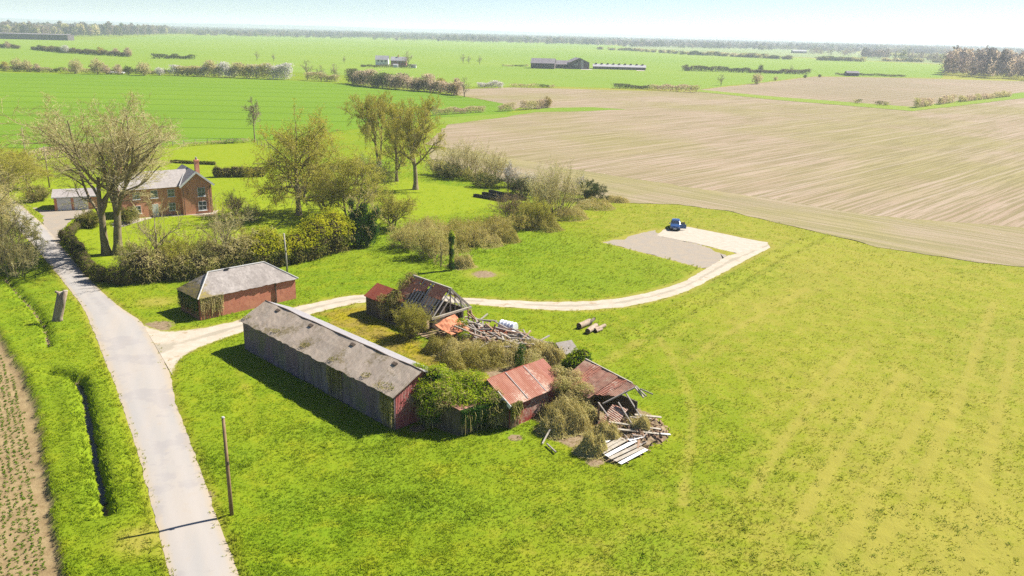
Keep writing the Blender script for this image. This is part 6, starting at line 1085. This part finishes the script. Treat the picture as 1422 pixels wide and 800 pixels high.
# ---- far buildings
def fb(cpx, cpy, yaw): 
    c = at(cpx, cpy); X_ = np.array([math.cos(yaw), math.sin(yaw), 0]); Y_ = np.array([-math.sin(yaw), math.cos(yaw), 0]); return lambda a, b, z=0: c + X_ * a + Y_ * b + UP * z
def gabled(name, label, cat, cpx, cpy, yaw, L_, D, he, hr, wall, roof, group=None, wins=(), chim=(), vents=0, dom=None, th=None, gable_front=False, off=(0, 0)):
    g_ = fb(cpx, cpy, yaw); G = lambda a, b, z=0: g_(a + off[0], b + off[1], z)
    if th is None: th = thing(name, label, cat, G(L_ / 2, D / 2), group)
    X_ = G(1, 0) - G(0, 0); Y_ = G(0, 1) - G(0, 0); m = MB(); t = .3
    if not gable_front:
        wall_quad(m, G(0, 0), G(L_, 0), -.2, he, t, Y_); wall_quad(m, G(0, D), G(L_, D), -.2, he, t, -Y_); gable_wall(m, G(.004, t), G(.004, D - t), -.2, he, hr - .1, t, X_); gable_wall(m, G(L_ - .004, t), G(L_ - .004, D - t), -.2, he, hr - .1, t, -X_); m.build('wall', wall, th)
        m = MB(); o_ = .4; m.quadgrid(G(-o_, -o_, he - .1), G(L_ + o_, -o_, he - .1), G(L_ + o_, D / 2, hr), G(-o_, D / 2, hr), 8, 3, 0, 0, .08); m.quadgrid(G(-o_, D + o_, he - .1), G(L_ + o_, D + o_, he - .1), G(L_ + o_, D / 2 + .01, hr - .01), G(-o_, D / 2 + .01, hr - .01), 8, 3, 0, 0, .08); rf = m.build('roof', roof, th)
    else:
        gable_wall(m, G(0, .004), G(L_, .004), -.2, he, hr - .1, t, Y_); gable_wall(m, G(0, D - .004), G(L_, D - .004), -.2, he, hr - .1, t, -Y_); wall_quad(m, G(0, t + .01), G(0, D - t - .01), -.2, he, t, X_); wall_quad(m, G(L_, t + .01), G(L_, D - t - .01), -.2, he, t, -X_); m.build('wall', wall, th)
        m = MB(); o_ = .4; m.quadgrid(G(-o_, -o_, he - .1), G(-o_, D + o_, he - .1), G(L_ / 2, D + o_, hr), G(L_ / 2, -o_, hr), 6, 3, 0, 0, .08); m.quadgrid(G(L_ + o_, -o_, he - .1), G(L_ + o_, D + o_, he - .1), G(L_ / 2 + .01, D + o_, hr - .01), G(L_ / 2 + .01, -o_, hr - .01), 6, 3, 0, 0, .08); rf = m.build('roof', roof, th)
    for (a, z, w, h) in wins:
        m = MB(); m.box(G(a, -.05, z), X_ * w / 2, Y_ * .05, UP * h / 2); wf = m.build('window', M['white'], th); m = MB(); m.box(G(a, -.11, z), X_ * (w / 2 - .1), Y_ * .02, UP * (h / 2 - .1)); m.build('pane', M['glass'], wf)
    for a in chim:
        m = MB(); m.box(G(a, D / 2, hr + .6), X_ * .5, Y_ * .4, UP * 1.); m.build('chimney', M['housebrick'], rf)
    for k in range(vents):
        m = MB(); a = L_ * (k + .5) / vents; m.box(G(a, D / 2 - .2, hr + .35), X_ * .9, Y_ * .8, UP * .55); m.build('ridge_vent', M['wood_dark'], rf)
    return th
M['offwhite'] = simple('white rendered wall', (.62, .60, .62), (.70, .68, .70), .5); M['shedwall'] = simple('dark stained farm wall', (.085, .065, .07), (.12, .095, .10), .3); M['shedroof'] = simple('grey farm roof', (.15, .13, .145), (.19, .17, .18), .2); M['paleroof'] = simple('pale shed roof', (.27, .255, .265), (.33, .315, .32), .2); M['redbrick_far'] = simple('dull red far brick', (.22, .09, .08), (.28, .13, .11), .3)
Wn = ((3, 5.6, 2.0, 1.5), (6, 5.6, 2., 1.5), (9, 5.6, 2, 1.5), (3.5, 1.9, 2, 1.6), (8.8, 1.9, 2., 1.6))
gabled('cottage', 'white rendered cottage beside the red house in the pasture', 'house', 521.5, 91, .02, 11.5, 7, 5.2, 8.8, M['offwhite'], M['paleroof'], wins=((2.5, 4.2, 1.8, 1.6), (5.8, 4.2, 1.8, 1.6), (9.2, 4.2, 1.8, 1.6)))
gabled('cottage', 'red brick house with a pale roof right of the white cottage', 'house', 543, 92.3, .02, 13.5, 7.5, 5.2, 8.4, M['redbrick_far'], M['paleroof'], wins=((2, 4, 1.6, 1.3), (6, 4, 1.6, 1.3), (9, 4, 1.8, 1.4), (11.5, 4, 1.6, 1.3)), chim=(6.2,))
gabled('garden_shed', 'small white shed at the right end of the cottage gardens', 'shed', 570.5, 94.3, .0, 4.5, 3, 2.2, 2.9, M['offwhite'], M['shedroof'])
gabled('garden_shed', 'pale lean-to shed in front of the red house', 'shed', 546, 93.8, .0, 4, 2.5, 2.4, 3.1, M['offwhite'], M['paleroof'])
far_hedge([(502, 92.5), (506, 93.2), (530, 94.2), (545, 94.6)], 2.4, 2, (FL, FL), 'dark clipped hedge round the white cottage garden', 230, size=.7); far_hedge([(553, 94.7), (575, 95.2)], 2.6, 2, (FL, FL), 'dark clipped hedge before the red house', 231, size=.7)
t_ = gabled('farm_sheds', 'big grey-roofed barn at the left of the farm sheds in the pasture', 'barn', 737, 95, -.12, 22, 16, 5.0, 9.2, M['shedwall'], M['shedroof'], 'farm sheds in the pasture'); t_.name = 'field_barn'
t_ = gabled('x', 'low linking barn in the middle of the farm sheds', 'barn', 767.5, 95, -.05, 22, 14, 4., 7.4, M['shedwall'], M['shedroof'], 'farm sheds in the pasture'); t_.name = 'field_barn'
t_ = gabled('x', 'tall barn with pale gable cladding at the right of the farm sheds', 'barn', 791, 95.8, .18, 19, 18, 6., 10.2, M['shedwall'], M['shedroof'], 'farm sheds in the pasture', gable_front=True); t_.name = 'field_barn'
g_ = fb(791, 95.8, .18); m = MB(); m.box(g_(12., -.12, 4.2), (g_(1, 0) - g_(0, 0)) * 1.3, (g_(0, 1) - g_(0, 0)) * .1, UP * 4.0); m.box(g_(6., -.12, 4.2), (g_(1, 0) - g_(0, 0)) * 1.8, (g_(0, 1) - g_(0, 0)) * .1, UP * .7); m.build('cladding_panel', M['paleroof'], t_)
t_ = gabled('x', 'long low poultry shed with roof vents right of the farm sheds', 'shed', 823.5, 95.8, -.075, 50, 12, 2.6, 4.7, M['shedwall'], M['paleroof'], vents=9); t_.name = 'poultry_shed'
fsheet('farm_yard', [(808, 95.5), (822, 96.5), (823, 97.3), (806, 96.8)], M['conc'], .10, 'pale yard between the farm sheds and the poultry shed', .4, 3); fsheet('farm_yard', [(884, 98.6), (896, 98.8), (893, 97.4), (884, 97.3)], M['conc'], .10, 'pale yard at the far end of the poultry shed', .4, 3)
far_hedge([(698, 92.5), (722, 92.8), (734, 93.2)], 1.8, 2, (FL, FB), 'low scrub left of the farm sheds', 232, size=.7)
t_ = gabled('x', 'lone dark field barn on the far stubble edge', 'barn', 1176, 105.6, -.03, 11, 7, 3.0, 4.6, M['shedwall'], M['shedroof']); t_.name = 'field_barn'
t_ = gabled('x', 'long dark shed with a pale roof at the far left', 'shed', -40, 53, -.01, 172, 22, 9.5, 10.6, M['shedwall'], M['shedroof']); t_.name = 'long_shed'
t_ = gabled('x', 'shorter dark shed right of the longest one at the far left', 'shed', 47, 53.6, -.01, 50, 20, 7.5, 8.8, M['shedwall'], M['paleroof']); t_.name = 'long_shed'
t_ = gabled('x', 'small white building at the end of the far left sheds', 'building', 73.5, 53.2, 0, 12, 10, 5, 7, M['offwhite'], M['paleroof']); t_.name = 'far_building'
t_ = gabled('x', 'pale-roofed building among the woodland at the far left', 'building', 86, 47.5, 0, 34, 14, 8, 12, M['offwhite'], M['paleroof']); t_.name = 'far_building'
t_ = gabled('x', 'white building seen above the far left woodland', 'building', 172, 43.5, 0, 40, 18, 14, 24, M['offwhite'], M['paleroof']); t_.name = 'far_building'
t_ = gabled('x', 'low dark-fronted shed beyond the right pasture', 'shed', 1101, 73.8, -.02, 34, 16, 5, 8, M['shedwall'], M['paleroof']); t_.name = 'far_building'
m = MB(); c = at(161, 102.8); m.box(c + UP * .9, np.array([5.5, 0, 0]), np.array([0, 1.3, 0]), UP * .35); m.box(c + UP * .55 + np.array([-3.5, 0, 0]), np.array([.5, 0, 0]), np.array([0, 1.2, 0]), UP * .55); m.box(c + UP * .55 + np.array([3.5, 0, 0]), np.array([.5, 0, 0]), np.array([0, 1.2, 0]), UP * .55)
tag(m.build('farm_trailer', M['offwhite'], loc=c), 'white flat trailer at the foot of the tawny hedge', 'trailer')
# ================================================================ grass tufts and seedlings (uncountable)
def tufts(name, xs_, ys_, zs, h, w, mat, label, cat, seed, nb=4, spread=.5):
    rng = np.random.default_rng(seed); n = len(xs_); base = np.stack([xs_, ys_, zs - .02], 1); V = np.zeros((n, nb, 4, 3)); hh = h * rng.uniform(.55, 1.4, (n, 1)); th = rng.uniform(0, 2 * math.pi, (n, nb)); ln = rng.uniform(.2, 1, (n, nb)) * spread
    dx, dy = np.cos(th), np.sin(th); o = rng.uniform(0, .5, (n, nb)) * w * 3; b = base[:, None] + np.stack([dx * o, dy * o, dx * 0], -1); side = np.stack([-dy, dx, dx * 0], -1) * w / 2
    V[:, :, 0] = b - side; V[:, :, 1] = b + side; mid = b + np.stack([dx * ln * hh * .4, dy * ln * hh * .4, hh * .65 + dx * 0], -1); V[:, :, 2] = mid + side * .6; tip = b + np.stack([dx * ln * hh, dy * ln * hh, hh * (1 - .35 * ln)], -1); V[:, :, 3] = tip
    V = V.reshape(-1, 4, 3); i = np.arange(len(V) * 4).reshape(-1, 4); m = MB(); m.v.append(V.reshape(-1, 3)); m.n = V.size // 3; m.f[3] += [i[:, [0, 1, 2]], i[:, [0, 2, 3]]]; m.m[3] += [np.zeros(len(i), int)] * 2
    return m, np.repeat(np.arange(n), nb * 4)
rng = np.random.default_rng(500)
n = 300000; t = rng.random(n); yy = 38 * (190 / 38) ** t; xx = rng.uniform(-.72, .72, n) * yy; zz, mk = height(xx, yy, True); hs = hard_sd(xx, yy); fs = field_sd(xx, yy)
foot = np.min([sdf(xx, yy, fp) for fp in FOOT], axis=0); dit = np.minimum(line_d(xx, yy, W['D1']), line_d(xx, yy, W['D2'])); d3 = line_d(xx, yy, W['D3'])
keep = (hs > .12 - (.5 + .9 * (xx > 10)) * (rng.random(n) < .25)) & (fs > .3 - .7 * (rng.random(n) < .35)) & (foot > .05) & (mk['crop'] < .3) & (dit > .25) & (rng.random(n) < (1 - .85 * mk['lawn']) * (1 - mk['worn']) * (1 - mk['bare'])) & (rng.random(n) < .55 + .45 * sm(vnoise(xx, yy, 2.2, 77) + .3 * vnoise(xx, yy, .8, 78), .35, .95))
big = np.where(np.minimum(dit, np.abs(d3 - 1.)) < .8, 1.5, 1.) * (1 + .5 * mk['lush']) * (1 + .5 * sm(yy, 90, 130)) * (.55 + .7 * vnoise(xx, yy, 1.3, 79)) * (1 + .6 * (hs < .8))
xx, yy, zz, big = xx[keep], yy[keep], zz[keep], big[keep]; m, idx = tufts('grass', xx, yy, zz, .145 * big[:, None], .05, None, '', '', 501, 4, .75)
m.at = {k: v[keep][idx] for k, v in mk.items()}; tag(m.build('grass', M['tuft']), 'short tufty grass growing over the meadow and verges', 'grass', kind='stuff')
# dark broad-leaved weeds (docks) dotted about the meadow
n = 1700; t = rng.random(n); yy = 40 * (150 / 40) ** t; xx = rng.uniform(-.6, .72, n) * yy; zz, mk = height(xx, yy, True); keep = (hard_sd(xx, yy) > .5) & (field_sd(xx, yy) > .6) & (mk['crop'] < .1) & (mk['lawn'] < .2) & (np.min([sdf(xx, yy, fp) for fp in FOOT], axis=0) > .3) & (vnoise(xx, yy, 9, 81) > .42)
xx, yy, zz = xx[keep], yy[keep], zz[keep]; k = 14; c = np.stack([xx, yy, zz], 1).repeat(k, 0); sz = rng.uniform(.10, .26, len(xx)).repeat(k); c = c + np.c_[rng.normal(0, 1, (len(c), 2)) * sz[:, None], np.abs(rng.normal(0, .5, len(c))) * sz + .04]; m = MB(); m.cards(c, .13 * rng.uniform(.6, 1.2, len(c)), np.tile(UP, (len(c), 1)), .5, 0, .8)
M['dock'] = leafmat('dark dock leaves', (.07, .14, .005), (.11, .19, .008)); tag(m.build('weeds', M['dock']), 'dark dock weeds dotted over the meadow', 'weeds', kind='stuff')
# rows of seedlings in the bare field
cd = at(64, 665)[:2] - at(25, 507)[:2]; cd /= np.linalg.norm(cd); cn = np.array([-cd[1], cd[0]]); o0 = at(60, 640)[:2]; a = np.arange(-45, 26, .28); b = np.arange(-12, 12, .45); A_, B_ = np.meshgrid(a, b); A_ = A_.ravel() + rng.normal(0, .09, A_.size); B_ = B_.ravel() + rng.normal(0, .075, B_.size)
pq = o0 + A_[:, None] * cd + B_[:, None] * cn; zz, mk = height(pq[:, 0], pq[:, 1], True); keep = (mk['crop'] > .95) & (sdf(pq[:, 0], pq[:, 1], W['CROP']) < -.75) & (rng.random(len(pq)) < .88) & (pq[:, 0] / pq[:, 1] > -.72); pq = pq[keep]; k = 9; c = np.c_[pq, zz[keep]].repeat(k, 0); c = c + np.c_[rng.normal(0, .055, (len(c), 2)), rng.uniform(.02, .11, len(c))]
m = MB(); m.cards(c, .14 * rng.uniform(.6, 1.3, len(c)), np.tile(UP, (len(c), 1)), .5, 0, .9); M['seedling'] = leafmat('seedling leaves', (.08, .17, .006), (.14, .22, .012)); tag(m.build('seedlings', M['seedling']), 'rows of green seedlings in the bare field', 'crop', kind='stuff')
# ================================================================ air, camera, light
hz = MB(); hz.box((0, 6650, 52.5), (12450, 0, 0), (0, 6800, 0), (0, 0, 57.5)); nt = NT('haze air'); v = nt.n('ShaderNodeVolumePrincipled'); v.inputs['Color'].default_value = (.80, .89, 1., 1); v.inputs['Density'].default_value = .00014; v.inputs['Anisotropy'].default_value = .2
nt.t.links.new(v.outputs[0], nt.out.inputs['Volume']); tag(hz.build('haze', nt.m), 'thin pale haze in the air over the fields', None, kind='stuff')
cam = bpy.data.objects.new('camera', bpy.data.cameras.new('camera')); C.objects.link(cam); cam.data.sensor_width = 36; cam.data.lens = F / 1422 * 36; cam.data.clip_start = .5; cam.data.clip_end = 40000
from mathutils import Matrix
rx = _r * _c - _u * -_s; ex = _c * _r + _s * (-_u) * -1 * -1
# image axes: x right, y up in world, from the survey
gxv = lambda px, py: ((px * _c + py * _s) * _r - (-px * _s + py * _c) * _u)
vx, vy, vz = gxv(1, 0), -gxv(0, 1), -_f
cam.matrix_world = Matrix(((vx[0], vy[0], vz[0], 0), (vx[1], vy[1], vz[1], 0), (vx[2], vy[2], vz[2], CH), (0, 0, 0, 1)))
sc = bpy.context.scene; sc.camera = cam
sun = bpy.data.objects.new('sun', bpy.data.lights.new('sun', 'SUN')); C.objects.link(sun); sun.data.energy = 4.6; sun.data.angle = math.radians(.53); sun.data.color = (1., .955, .87)
sun.rotation_euler = Vector(SUN_DIR).to_track_quat('Z', 'Y').to_euler()
w = bpy.data.worlds.new('World'); sc.world = w; w.use_nodes = True; nt = w.node_tree; sky = nt.nodes.new('ShaderNodeTexSky'); sky.sky_type = 'NISHITA'; sky.sun_disc = False; sky.sun_elevation = math.asin(SUN_DIR[2]); sky.sun_rotation = math.atan2(SUN_DIR[0], SUN_DIR[1]); sky.air_density = .8; sky.dust_density = .15; sky.ozone_density = 3.
tint = nt.nodes.new('ShaderNodeMix'); tint.data_type = 'RGBA'; tint.blend_type = 'MULTIPLY'; tint.inputs[0].default_value = 1.; tint.inputs[7].default_value = (.83, .885, .985, 1); nt.links.new(sky.outputs[0], tint.inputs[6])
bg = nt.nodes['Background']; nt.links.new(tint.outputs[2], bg.inputs[0]); bg.inputs[1].default_value = .05
sc.render.engine = 'CYCLES'; cy = sc.cycles; cy.max_bounces = 6; cy.diffuse_bounces = 3; cy.glossy_bounces = 2; cy.transmission_bounces = 2; cy.transparent_max_bounces = 6; cy.volume_bounces = 1; cy.use_denoising = False; cy.use_adaptive_sampling = False; cy.denoising_input_passes = 'RGB_ALBEDO_NORMAL'; cy.denoising_prefilter = 'ACCURATE'; cy.sample_clamp_indirect = 6; cy.caustics_reflective = False; cy.caustics_refractive = False; sc.render.use_persistent_data = False
sc.view_settings.view_transform = 'Standard'; sc.view_settings.look = 'None'; sc.view_settings.exposure = 1.42; sc.view_settings.gamma = 1

for o in list(sc.objects):
    if o.parent is None and o.get('category') and not o.get('kind'): o['kind'] = 'thing'
